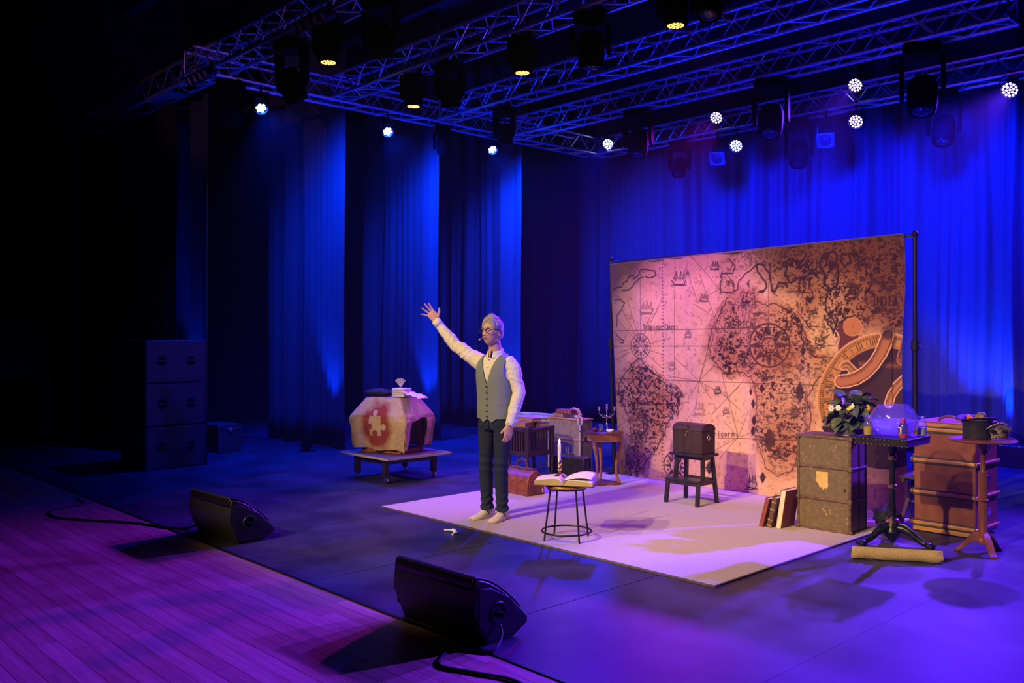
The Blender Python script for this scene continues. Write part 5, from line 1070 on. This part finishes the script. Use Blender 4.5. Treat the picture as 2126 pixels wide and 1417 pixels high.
# dashed white marking on the low riser at far right
t = thing('rear_riser', 'low dark riser with a dashed white edge at far right', 'riser', (-1.2, 12.38, 0))
part('deck', MB().box((0, 0, .135), (5.6, .4, .27)), 'black_paint', t, bevel=.004)
dm = MB().box((0, 0, 0), (.040, .03, .006)).mesh('dash'); dm.materials.append(MATS['tape'])
for k in range(44):
    o = bpy.data.objects.new('dash', dm); C.objects.link(o); o.parent = t; o.location = (-2.77 + k * .072, -.187, .274)

# ================================================================== the man
def remesh(mb, voxel, smooth=6, fac=.5):
    me = bpy.data.meshes.new('tmp'); me.from_pydata(mb.v, [], mb.f); me.update()
    b = bmesh.new(); b.from_mesh(me); bmesh.ops.recalc_face_normals(b, faces=b.faces); b.to_mesh(me); b.free()
    o = bpy.data.objects.new('tmp', me); C.objects.link(o)
    k = o.modifiers.new('r', 'REMESH'); k.mode = 'VOXEL'; k.voxel_size = voxel; k.use_smooth_shade = True
    if smooth: k = o.modifiers.new('s', 'SMOOTH'); k.iterations = smooth; k.factor = fac
    dg = bpy.context.evaluated_depsgraph_get(); dg.update(); out = bpy.data.meshes.new_from_object(o.evaluated_get(dg))
    bpy.data.objects.remove(o, do_unlink=True)
    for p in out.polygons: p.use_smooth = True
    return out
def disp(me, fn):
    ns = [v.normal.copy() for v in me.vertices]
    for v, n_ in zip(me.vertices, ns): v.co += n_ * fn(v.co)
    me.update()
def ringe(c, a, b, n=24, ux=(1, 0, 0), uy=(0, 1, 0), e=2.4):
    c = Vector(c); ux = Vector(ux); uy = Vector(uy); out = []
    for k in range(n):
        t_ = 2 * pi * k / n; cx_, sy_ = cos(t_), sin(t_)
        out.append(c + ux * a * math.copysign(abs(cx_) ** (2 / e), cx_) + uy * b * math.copysign(abs(sy_) ** (2 / e), sy_))
    return out
def limb(mb, pts, n=18):      # pts: (x,y,z,r) or (x,y,z,rx,ry)
    P = [Vector(p[:3]) for p in pts]; rs = []; u = None
    for i, p in enumerate(P):
        t_ = (P[min(i + 1, len(P) - 1)] - P[max(i - 1, 0)]).normalized()
        u = (Vector((1, 0, 0)) if abs(t_.x) < .9 else Vector((0, 1, 0))) if u is None else u
        u = (u - t_ * u.dot(t_)).normalized(); w2 = t_.cross(u); r = pts[i][3]; r2 = pts[i][4] if len(pts[i]) > 4 else r
        rs.append([p + u * r * cos(2 * pi * k / n) + w2 * r2 * sin(2 * pi * k / n) for k in range(n)])
    return mb.rings(rs)
man = thing('person', 'man in white shirt, grey waistcoat and dark jeans raising his right arm', 'person', (-5.94, 5.39, .012), R(11.5))
LAT, AWY = Vector((.818, .576, 0)), Vector((-.576, .818, 0)); ZU = Vector((0, 0, 1))      # picture-right and away-from-viewer axes in his frame
# ---- joints
ShR, ElR, WrR = Vector((-.172, .01, 1.415)), Vector((-.425, -.030, 1.545)), Vector((-.632, -.052, 1.765))
ShL, ElL, WrL = Vector((.176, .01, 1.392)), Vector((.238, .035, 1.135)), Vector((.212, -.068, .865))
HpR, KnR, AnR = Vector((-.085, .015, .90)), Vector((-.100, -.005, .50)), Vector((-.112, .030, .09))
HpL, KnL, AnL = Vector((.085, .015, .90)), Vector((.072, -.012, .50)), Vector((.058, .028, .09))
def lerp(a, b, f): return a + (b - a) * f
# ---- hands
def hand(mb, wr, u, v, n, fingers, thumb, s=1.0):
    u, v, n = u.normalized(), v.normalized(), n.normalized(); at_ = lambda a, b, c=0: wr + u * a * s + v * b * s + n * c * s
    mb.rings([ringe(at_(x, off), w_ * s, th * s, 16, v, n, 2.6) for x, off, w_, th in ((-.03, 0, .026, .021), (.0, 0, .027, .020), (.03, .004, .036, .019), (.065, .003, .041, .016), (.092, .0, .041, .013), (.102, 0, .036, .010))])
    for off, base, L_, r, sp, cu in fingers:
        d = (u * cos(sp) + v * sin(sp)).normalized(); p = at_(base, off); pts = [tuple(p - d * .02 * s) + (r * s * 1.05,)]; q = p; a = 0
        for k, f in enumerate((.42, .32, .26)):
            a += cu * (.5 if k == 0 else 1); dd = d * cos(a) + n * sin(a)
            q = q + dd * L_ * f * s; pts.append(tuple(q) + (r * s * (.96, .88, .72)[k],))
        pts.insert(1, tuple(p) + (r * s,)); limb(mb, pts, 10); mb.ell(q, (r * s * .72,) * 3, 8, 6)
    p0, d, L_, cu = thumb; d = (u * d[0] + v * d[1] + n * d[2]).normalized(); p = at_(*p0); q1 = p + d * L_ * .55 * s; d2 = (d * cos(cu) + u * sin(cu)).normalized(); q2 = q1 + d2 * L_ * .45 * s
    limb(mb, [tuple(at_(.012, .012)) + (.018 * s,), tuple(p) + (.0150 * s,), tuple(q1) + (.0108 * s,), tuple(q2) + (.0082 * s,)], 10); mb.ell(q2, (.0082 * s,) * 3, 8, 6)
hb = MB()
ur = -LAT * .57 + ZU * .82; vr = LAT * .82 + ZU * .57; nr = -AWY
hand(hb, WrR, ur, vr, nr, ((.029, .096, .082, .0092, R(3), .12), (.009, .102, .088, .0094, R(-4), .10), (-.012, .098, .082, .0090, R(-19), .12), (-.030, .088, .068, .0080, R(-42), .12)), ((.038, .034), (.62, .80, .15), .072, R(22)), 1.08)
ul = Vector((-.08, -.18, -.98)); nl = Vector((-.80, .45, .0)); vl = Vector((-.42, -.88, .2)); 
hand(hb, WrL, ul, vl, nl, ((.029, .096, .076, .0092, R(2), .42), (.009, .102, .082, .0094, R(0), .46), (-.012, .098, .078, .0090, R(-3), .50), (-.030, .090, .062, .0080, R(-6), .52)), ((.034, .030), (.80, .55, .25), .066, R(12)), 1.02)
# ---- head, built about the point between neck and skull, looking along -y
def headpt(a, b):      # a = latitude, b = longitude (0 = +x)
    x, y, z = cos(a) * cos(b), cos(a) * sin(b), sin(a)
    X, Y, Zz = x * .0765, y * .0985, z * .118
    if z < 0:
        k = -z; X *= 1 - .26 * k ** 1.4; Y = Y * (1 - .10 * k) - (.020 * k ** 1.3 if y < .3 else -.012 * k)
        if y > 0: Y *= 1 - .30 * k
    if y < 0: X *= 1 - .06 * (-y) ** 2
    f = max(0, -y) ** 1.2; g = lambda cx_, cz_, sx_, sz_: math.exp(-((X - cx_) / sx_) ** 2 - ((Zz - cz_) / sz_) ** 2)
    dY = 0
    dY -= .006 * (g(-.030, .030, .026, .010) + g(.030, .030, .026, .010) + .6 * g(0, .030, .02, .012)) * f            # brow
    dY += .0125 * (g(-.031, .008, .017, .013) + g(.031, .008, .017, .013)) * f                                       # sockets
    tn = min(1, max(0, (.022 - Zz) / .055))
    if -.046 < Zz < .034: dY -= (.005 + .017 * tn) * math.exp(-(X / (.0090 + .0075 * tn)) ** 2) * f * min(1, max(0, (Zz + .046) / .010)) * min(1, (.034 - Zz) / .012)
    dY -= .006 * (g(-.013, -.034, .007, .007) + g(.013, -.034, .007, .007)) * f                                      # nostril wings
    dY -= .0065 * g(0, -.056, .024, .006) * f; dY -= .0070 * g(0, -.072, .022, .006) * f; dY += .006 * g(0, -.0635, .024, .0035) * f
    dY += .004 * g(0, -.083, .024, .006) * f; dY -= .008 * g(0, -.100, .020, .012) * f
    dY -= .005 * (g(-.042, -.020, .016, .016) + g(.042, -.020, .016, .016)) * f; dY += .005 * (g(-.042, -.055, .014, .018) + g(.042, -.055, .014, .018)) * f
    return Vector((X, Y + dY, Zz))
HD = Matrix.Translation((-.010, -.030, 1.672)) @ Matrix.Rotation(R(-4), 4, 'Z') @ Matrix.Rotation(R(-6), 4, 'X') @ Matrix.Scale(1.04, 4)
hm = MB(); NA, NB = 64, 80
hm.rings([[headpt(-pi / 2 + pi * min(max(j / NA, .003), .997), 2 * pi * i / NB) for i in range(NB)] for j in range(NA + 1)])
for sx in (-1, 1):
    er = Matrix.Rotation(sx * R(18), 3, 'Z') @ Matrix.Rotation(R(-8), 3, 'X')
    hm.ell((sx * .077, .012, -.006), (.008, .020, .032), 14, 12, er); hm.torus((sx * .083, .012, -.004), .020, .0045, 18, 6, (1, -.25 * sx, 0), 1.35, .85)
hm.xf(HD)
bd = MB(); bd.v = list(hm.v); bd.f = list(hm.f)
limb(bd, [(.0, .03, 1.40, .075, .07), (.0, .022, 1.47, .058), (-.004, .006, 1.53, .055, .058), (-.008, -.008, 1.60, .054, .060), (-.010, -.006, 1.65, .05, .06)], 24)
bd.rings([ringe((0, .01, z), a, b, 28) for z, a, b in ((.86, .135, .095), (.95, .145, .100), (1.05, .138, .095), (1.18, .148, .100), (1.30, .160, .100), (1.38, .150, .085), (1.43, .11, .07), (1.46, .06, .055))])
for S_, E_, W_ in ((ShR, ElR, WrR), (ShL, ElL, WrL)):
    limb(bd, [(*lerp(S_, Vector((0, .01, 1.38)), .4), .05), (*S_, .048), (*lerp(S_, E_, .5), .042), (*E_, .036), (*lerp(E_, W_, .35), .037), (*lerp(E_, W_, .8), .027), (*W_, .025)])
for H_, K_, A_ in ((HpR, KnR, AnR), (HpL, KnL, AnL)):
    limb(bd, [(*(H_ + Vector((0, 0, .02))), .07), (*lerp(H_, K_, .35), .066), (*K_, .046), (*lerp(K_, A_, .35), .046), (*lerp(K_, A_, .85), .033), (*A_, .034), (*(A_ + Vector((0, -.02, -.04))), .03)])
bd.add(hb.v, hb.f)
bme = remesh(bd, .0033, 3, .4)
HI_ = HD.inverted(); cols = []
for v in bme.vertices:
    q = HI_ @ v.co; c = Vector((.70, .43, .30)); c *= 1 + .10 * nz(v.co.x * 40, v.co.y * 40, v.co.z * 40)
    if q.z > -.13 and q.length < .17:
        if q.y < -.06:
            l = math.exp(-(q.x / .022) ** 4 - ((q.z + .064) / .0105) ** 4); c = c * (1 - .85 * l) + Vector((.42, .12, .09)) * .85 * l
            m_ = math.exp(-(q.x / .016) ** 4 - ((q.z + .0635) / .0048) ** 4); c = c * (1 - .9 * m_) + Vector((.05, .012, .01)) * .9 * m_
            for sx in (-1, 1):
                e = math.exp(-((q.x - sx * .032) / .021) ** 2 - ((q.z - .033) / .0055) ** 2); c = c * (1 - .55 * e) + Vector((.25, .19, .16)) * .55 * e
        b_ = max(0, min(1, (-.035 - q.z) / .03)) * (q.y < .03); c = c * (1 - .14 * b_) + Vector((.38, .30, .27)) * .14 * b_
    cols += [c.x, c.y, c.z, 1]
ca = bme.color_attributes.new('Col', 'FLOAT_COLOR', 'POINT'); ca.data.foreach_set('color', cols)
bme.materials.clear(); put('body', bme, 'skin', man)
# ---- eyes, hair, glasses, microphone
for sx in (-1, 1):
    e = part('eye', MB().ell((0, 0, 0), (.0125, .0125, .0115), 14, 10).xf(HD @ Matrix.Translation((sx * .031, -.0760, .009))), 'eye', man)
    part('iris', MB().ell((0, 0, 0), (.0055, .003, .0055), 12, 8).xf(HD @ Matrix.Translation((sx * .031 - .003, -.0880, .009))), 'iris', e)
hr = MB(); NA2, NB2 = 40, 96
def hairpt(i, j):
    b = 2 * pi * i / NB2; front = max(0, -sin(b))
    low = R(-24) + front ** 1.3 * R(68) if sin(b) < 0 else R(-24) - R(14) * sin(b)
    if -.45 < sin(b) < .1: low = R(-6) + R(30) * max(0, -sin(b))
    a = low + (pi / 2 - .01 - low) * j / NA2
    p = headpt(a, b); n_ = Vector((p.x / .0765, p.y / .0985, p.z / .118)).normalized(); ed = min(1, j / 5)
    th = (.003 + .007 * ed + .017 * max(0, n_.z) ** 1.5 * ed + .012 * max(0, n_.z) * front) + .0085 * nz(p.x * 70 + 3, p.y * 26, p.z * 26) * ed + .005 * nz(p.x * 160, p.y * 70, p.z * 70) * ed
    q = p + n_ * max(.002, th); q.z += .004 * ed * max(0, nz(b * 6, j * .5)) * 3 * max(0, n_.z); return q
hr.rings([[hairpt(i, j) for i in range(NB2)] for j in range(NA2 + 1)], cap=True)
part('hair', hr.xf(HD), 'hair', man, 70)
gl = part('glasses', MB().torus((-.0345, -.104, .006), .0225, .0024, 32, 6, (-.18, 1, -.1), 1.08, .95).torus((.0345, -.104, .006), .0225, .0024, 32, 6, (.18, 1, -.1), 1.08, .95)
          .tube([(-.0115, -.107, .012), (0, -.110, .015), (.0115, -.107, .012)], .0022, 6)
          .tube([(-.057, -.101, .014), (-.074, -.085, .014), (-.085, -.02, .016), (-.088, .012, .014), (-.085, .03, -.004)], .0024, 6).tube([(.057, -.101, .014), (.074, -.085, .014), (.085, -.02, .016), (.088, .012, .014), (.085, .03, -.004)], .0024, 6).xf(HD), 'frame_dark', man, label='round dark-rimmed glasses')
for sx in (-1, 1): part('lens', MB().lathe([(.0215, 0), (.001, .001)], 24, cap=False).xf(HD @ Matrix.Translation((sx * .0345, -.104, .006)) @ Vector((0, 0, 1)).rotation_difference(Vector((sx * .18, 1, -.1))).to_matrix().to_4x4()), 'lens_glass', gl)
mc = part('headset_microphone', MB().tube([(-.082, .0, -.02), (-.076, -.045, -.055), (-.060, -.088, -.072), (-.040, -.112, -.076)], .0016, 6).xf(HD), 'mic', man)
part('mic_tip', MB().ell((-.036, -.116, -.076), (.0095, .008, .0095), 12, 8).xf(HD), 'mic', mc)
# ---- shirt
TOR = [(.90, .158, .112, .012), (.98, .160, .115, .012), (1.08, .158, .112, .010), (1.18, .166, .116, .008), (1.28, .176, .118, .006), (1.36, .178, .112, .008), (1.41, .165, .098, .012), (1.445, .128, .082, .018), (1.475, .085, .068, .022), (1.495, .066, .062, .024)]
sh = MB(); sh.rings([ringe((0, cy_, z), a, b, 32) for z, a, b, cy_ in TOR])
limb(sh, [(-.08, .01, 1.36, .085), (*(ShR + Vector((.0, 0, -.015))), .084, .080), (*(lerp(ShR, ElR, .4) + Vector((0, 0, -.012))), .072, .066), (*lerp(ShR, ElR, .8), .060), (*ElR, .057), (*lerp(ElR, WrR, .3), .056), (*lerp(ElR, WrR, .65), .046), (*lerp(ElR, WrR, .88), .038), (*lerp(ElR, WrR, .90), .040), (*lerp(ElR, WrR, 1.06), .037)], 26)
limb(sh, [(.08, .01, 1.36, .085), (*(ShL + Vector((.0, 0, .0))), .060, .068), (*lerp(ShL, ElL, .12), .062, .070), (*lerp(ShL, ElL, .4), .061, .068), (*lerp(ShL, ElL, .75), .058), (*ElL, .058), (*lerp(ElL, WrL, .3), .056), (*lerp(ElL, WrL, .65), .049), (*lerp(ElL, WrL, .84), .044), (*lerp(ElL, WrL, .87), .041), (*lerp(ElL, WrL, 1.06), .038)], 26)
sme = remesh(sh, .0055, 5)
def shfold(p):
    s = 0
    for S_, E_, W_ in ((ShR, ElR, WrR), (ShL, ElL, WrL)):
        for A, B, k in ((S_, E_, 0), (E_, W_, 1)):
            ab = B - A; f = (p - A).dot(ab) / ab.length_squared
            if -.1 < f < 1.0:
                r = p - A - ab * max(0, min(1, f))
                if r.length < .11:
                    an = math.atan2(r.dot(Vector((0, 1, 0))), r.dot(ab.cross(Vector((0, 1, 0))).normalized()))
                    ph = f * (15 if k else 11) + 1.0 * an * (1 if k else -1) + 5 * nz(p.x * 7, p.y * 7, p.z * 7)
                    rdg = (1 - abs(sin(ph))) ** 2 - .3
                    s += .0095 * rdg * (.25 + .75 * min(1, max(0, f * 2.2))) * (1 if f < .86 else .1) * (.6 + .8 * nz(p.x * 11 + 4, p.y * 11, p.z * 11))
    return s + .0045 * nz(p.x * 14, p.y * 14, p.z * 9) + .0025 * nz(p.x * 34, p.y * 34, p.z * 20)
disp(sme, shfold); sme.materials.clear(); put('shirt', sme, 'shirt', man)
for S_, E_, W_ in ((ShR, ElR, WrR), (ShL, ElL, WrL)):
    d_ = (W_ - E_).normalized(); part('cuff', MB().cyl(tuple(lerp(E_, W_, .86)), tuple(lerp(E_, W_, 1.07)), .0425, .0400, 24, False), 'shirt', man, 60, thick=.004)
    part('cuff_button', MB().ell(lerp(E_, W_, .97) + (Vector((-.3, -.8, -.5)) if W_ is WrR else Vector((.2, -.9, 0))).normalized() * .042, (.006, .006, .006), 8, 6), 'button', man)
def collar(sx):
    def f(u, v):
        a = R(90) + sx * R(-168) * u * .98; r = .070 + .004 * v; rise = .040 * (1 - v) ; c = Vector((-.004, .006, 1.487))
        p = c + Vector((cos(a) * r * .98, sin(a) * r * .98, rise + .012 * (sin(a) > 0) - .030 * u - .0))
        if v > 0: p += Vector((cos(a), sin(a), 0)) * .012 * v + Vector((0, 0, -.004 - .020 * u ** 3 * v))
        return p
    return f
for sx in (-1, 1):
    part('collar', MB().grid(collar(sx), 24, 6), 'shirt', man, 60, thick=.0035)
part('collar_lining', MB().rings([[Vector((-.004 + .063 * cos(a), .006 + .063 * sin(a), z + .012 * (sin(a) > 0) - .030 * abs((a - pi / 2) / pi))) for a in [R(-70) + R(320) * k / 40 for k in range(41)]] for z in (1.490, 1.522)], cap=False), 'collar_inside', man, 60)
for z in (1.425, 1.36): part('shirt_button', MB().ell((.0, -.108 if z < 1.4 else -.092, z), (.0055, .003, .0055), 8, 6), 'button', man)
part('neck_opening', MB().prism([(-.022, 1.512), (.022, 1.512), (.0, 1.437)], 'y', -.074, -.062).xf(Matrix.Translation((-.004, -.004, 0)) @ Matrix.Shear('XZ', 4, (0, 0))), 'skin_plain', man, bevel=.003)
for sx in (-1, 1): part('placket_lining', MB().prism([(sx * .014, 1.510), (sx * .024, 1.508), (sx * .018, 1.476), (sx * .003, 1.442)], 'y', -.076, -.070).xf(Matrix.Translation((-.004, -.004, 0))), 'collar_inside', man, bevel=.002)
# ---- waistcoat
def tor(z, ang, off):
    for (z0, a0, b0, c0), (z1, a1, b1, c1) in zip(TOR[:-1], TOR[1:]):
        if z <= z1 or z1 == TOR[-1][0]:
            f = max(0, min(1, (z - z0) / (z1 - z0))); a, b, c = a0 + (a1 - a0) * f + off, b0 + (b1 - b0) * f + off, c0 + (c1 - c0) * f; break
    x, y = cos(ang), sin(ang); return Vector((a * math.copysign(abs(x) ** (2 / 2.4), x), c + b * math.copysign(abs(y) ** (2 / 2.4), y), z))
NVa, NVz = 220, 150; vz0, vz1 = .905, 1.482; grid_v = []; keep = {}
for j in range(NVz + 1):
    for i in range(NVa):
        an = 2 * pi * i / NVa; f = j / NVz; z = vz0 + (vz1 - vz0) * f; p = tor(z, an, .0115 + .004 * (1 - f))
        if sin(an) < 0 and f < .2:
            x = p.x; dip = .036 * max(0, 1 - abs(abs(x) - .045) / .045) - .0; p.z -= dip * (1 - f / .2)
        p += Vector((p.x, p.y, 0)).normalized() * (.0028 * nz(p.x * 16, p.y * 16, p.z * 10))
        grid_v.append(p)
def vest_ok(p):
    if p.y < .03:      # V opening at the front
        if p.z > 1.205 and abs(p.x + .006) < (p.z - 1.205) * .335 * (1 + .5 * max(0, p.z - 1.36)): return False
    if p.z > 1.235:    # arm holes
        wlim = .152 + .036 * max(0, (1.315 - p.z) / .08) ** 2 + .10 * max(0, p.z - 1.40)
        if abs(p.x) > wlim: return False
    if p.z > 1.46 and p.y < .06 and abs(p.x) < .076: return False
    return True
fs = []
for j in range(NVz):
    for i in range(NVa):
        q = (j * NVa + i, j * NVa + (i + 1) % NVa, (j + 1) * NVa + (i + 1) % NVa, (j + 1) * NVa + i); c = sum((grid_v[k] for k in q), Vector()) / 4
        if vest_ok(c): fs.append(q)
vm = MB().add(grid_v, fs)
vme = vm.mesh('waistcoat', 60); vb = bmesh.new(); vb.from_mesh(vme)
bmesh.ops.delete(vb, geom=[v for v in vb.verts if not v.link_faces], context='VERTS')
for _ in range(8):      # ease the cut edges into clean curves
    mv = {}
    for v in vb.verts:
        nb_ = [e_.other_vert(v) for e_ in v.link_edges if e_.is_boundary]
        if len(nb_) == 2 and v.co.z > .96: mv[v] = (nb_[0].co + nb_[1].co + v.co * 2) / 4
    for v, q in mv.items(): v.co = q
vb.to_mesh(vme); vb.free()
vo = put('waistcoat', vme, 'vest', man, thick=.005)
bx = [tor(z, R(-90), .021) for z in (1.19, 1.135, 1.08, 1.025, .97, .925)]
for p in bx: part('waistcoat_button', MB().ell(p + Vector((-.004, 0, 0)), (.0085, .005, .0085), 12, 8), 'button', vo)
part('front_edge', MB().tube([tor(z, R(-90), .0185) + Vector((.008, 0, 0)) for z in (1.205, 1.12, 1.04, .96, .91)], .0022, 6), 'vest', vo)
for sx in (-1, 1): part('pocket_welt', MB().tube([tor(1.02, R(-90 + sx * 28), .018), tor(1.03, R(-90 + sx * 52), .018)], .004, 6), 'vest', vo)
part('neck_back', MB().tube([tor(1.478, R(a), .012) for a in (150, 120, 90, 60, 30)], .006, 6), 'vest_back', vo)
# ---- jeans
jn = MB(); jn.rings([ringe((0, .012, z), a, b, 30) for z, a, b in ((.80, .160, .105), (.86, .168, .118), (.93, .160, .113), (.985, .152, .108))])
for H_, K_, A_, sx in ((HpR, KnR, AnR, -1), (HpL, KnL, AnL, 1)):
    limb(jn, [(*(H_ + Vector((0, 0, .03))), .086, .105), (*(H_ + Vector((0, 0, -.06))), .090, .102), (*lerp(H_, K_, .45), .080, .086), (*lerp(H_, K_, .85), .066, .068), (*K_, .063, .066), (*lerp(K_, A_, .3), .061, .066), (*lerp(K_, A_, .7), .054, .058), (*lerp(K_, A_, .95), .054, .060), (*(A_ + Vector((0, -.005, -.020))), .056, .064)], 26)
jme = remesh(jn, .0055, 5)
def jfold(p):
    low = max(0, (.28 - p.z) / .2); kn = math.exp(-((p.z - .50) / .10) ** 2); cr = math.exp(-((p.z - .82) / .07) ** 2) * (p.y < .02); an = math.atan2(p.y, p.x - math.copysign(.08, p.x))
    return (.0075 * min(1, low) * sin(p.z * 95 + 1.6 * sin(an * 1 + p.x * 30)) + .0045 * kn * sin(p.z * 80 + 2 * sin(an)) + .0035 * cr * sin((p.z + abs(p.x)) * 90)) + .003 * nz(p.x * 20, p.y * 20, p.z * 12)
disp(jme, jfold); jme.materials.clear(); jo = put('jeans', jme, 'jeans', man)
part('fly_seam', MB().tube([(.004, -.104, .95), (.006, -.112, .90), (.004, -.112, .85), (.0, -.095, .80)], .003, 6), 'jeans', jo)
# ---- shoes
def shoe(A_, rz, nm):
    m = Matrix.Translation((A_.x, A_.y + .015, -.012)) @ Matrix.Rotation(rz, 4, 'Z')
    st_ = [(.045, .022, .010, .045, .012), (.055, .032, .010, .085, .006), (.02, .038, .010, .098, 0), (-.03, .039, .010, .092, 0), (-.08, .043, .010, .074, .002), (-.13, .047, .010, .058, .004), (-.175, .046, .010, .048, .004), (-.21, .036, .011, .040, .002), (-.232, .016, .014, .030, 0)]
    st_[0] = (.062, .018, .012, .050, 0)
    up = MB(); rs = []
    for y, hw, z0, z1, ox in st_:
        ring = []
        for k in range(20):
            a = 2 * pi * k / 20; zc_, hh = (z0 + z1) / 2, (z1 - z0) / 2; ring.append(Vector((ox + hw * math.copysign(abs(cos(a)) ** .8, cos(a)) * (1 - .18 * max(0, sin(a))), y, zc_ + hh * math.copysign(abs(sin(a)) ** .85, sin(a)))))
        rs.append(ring)
    up.rings(rs); o = part('shoe', up.xf(m), 'shoe', man, 70)
    so = MB(); out = []
    for y, hw, z0, z1, ox in st_: out.append((ox + hw + .004, y))
    out += [(ox - hw - .004, y) for y, hw, z0, z1, ox in reversed(st_)]
    part('sole', so.prism(out, 'z', 0.012, .034).xf(m), 'sole', o, 50, bevel=.004)
    for k in range(5): y = -.045 - k * .021; zz = .092 - k * .0095; part('lace', MB().tube([(-.026, y, zz - .010), (0, y - .004, zz + .002), (.026, y, zz - .010)], .0038, 6).xf(m), 'lace', o)
    part('bow', MB().torus((.016, -.040, .104), .014, .0035, 14, 6, (.3, .8, .5)).torus((-.016, -.040, .104), .014, .0035, 14, 6, (-.3, .8, .5)), 'lace', o).data.transform(m)
    for sx in (-1, 1): part('side_stripe', MB().tube([(sx * .044, -.03, .040), (sx * .042, -.045, .058), (sx * .036, -.055, .072)], .005, 6).xf(m), 'navy', o)
    part('heel_tab', MB().box((.0, .062, .072), (.028, .012, .030)).xf(m), 'navy', o, bevel=.003)
shoe(AnR, R(-6), 'r'); shoe(AnL, R(6), 'l')

# ================================================================== thin stage haze (the lamps' halos and beams)
hz = MB().box((-6.3, 8.0, 3.65), (19.4, 9.7, 7.2))
m = bpy.data.materials.new('haze'); m.use_nodes = True; nt = m.node_tree; nt.nodes.clear()
out = nt.nodes.new('ShaderNodeOutputMaterial'); vsn = nt.nodes.new('ShaderNodeVolumeScatter'); vsn.inputs['Density'].default_value = 0.0014; vsn.inputs['Anisotropy'].default_value = .35; vsn.inputs['Color'].default_value = (.95, .95, 1, 1)
nt.links.new(vsn.outputs[0], out.inputs['Volume']); MATS['haze'] = m
o = part('stage_haze', hz, 'haze'); tag(o, 'thin haze hanging over the stage, glowing around the lamps', 'haze', None, 'stuff')
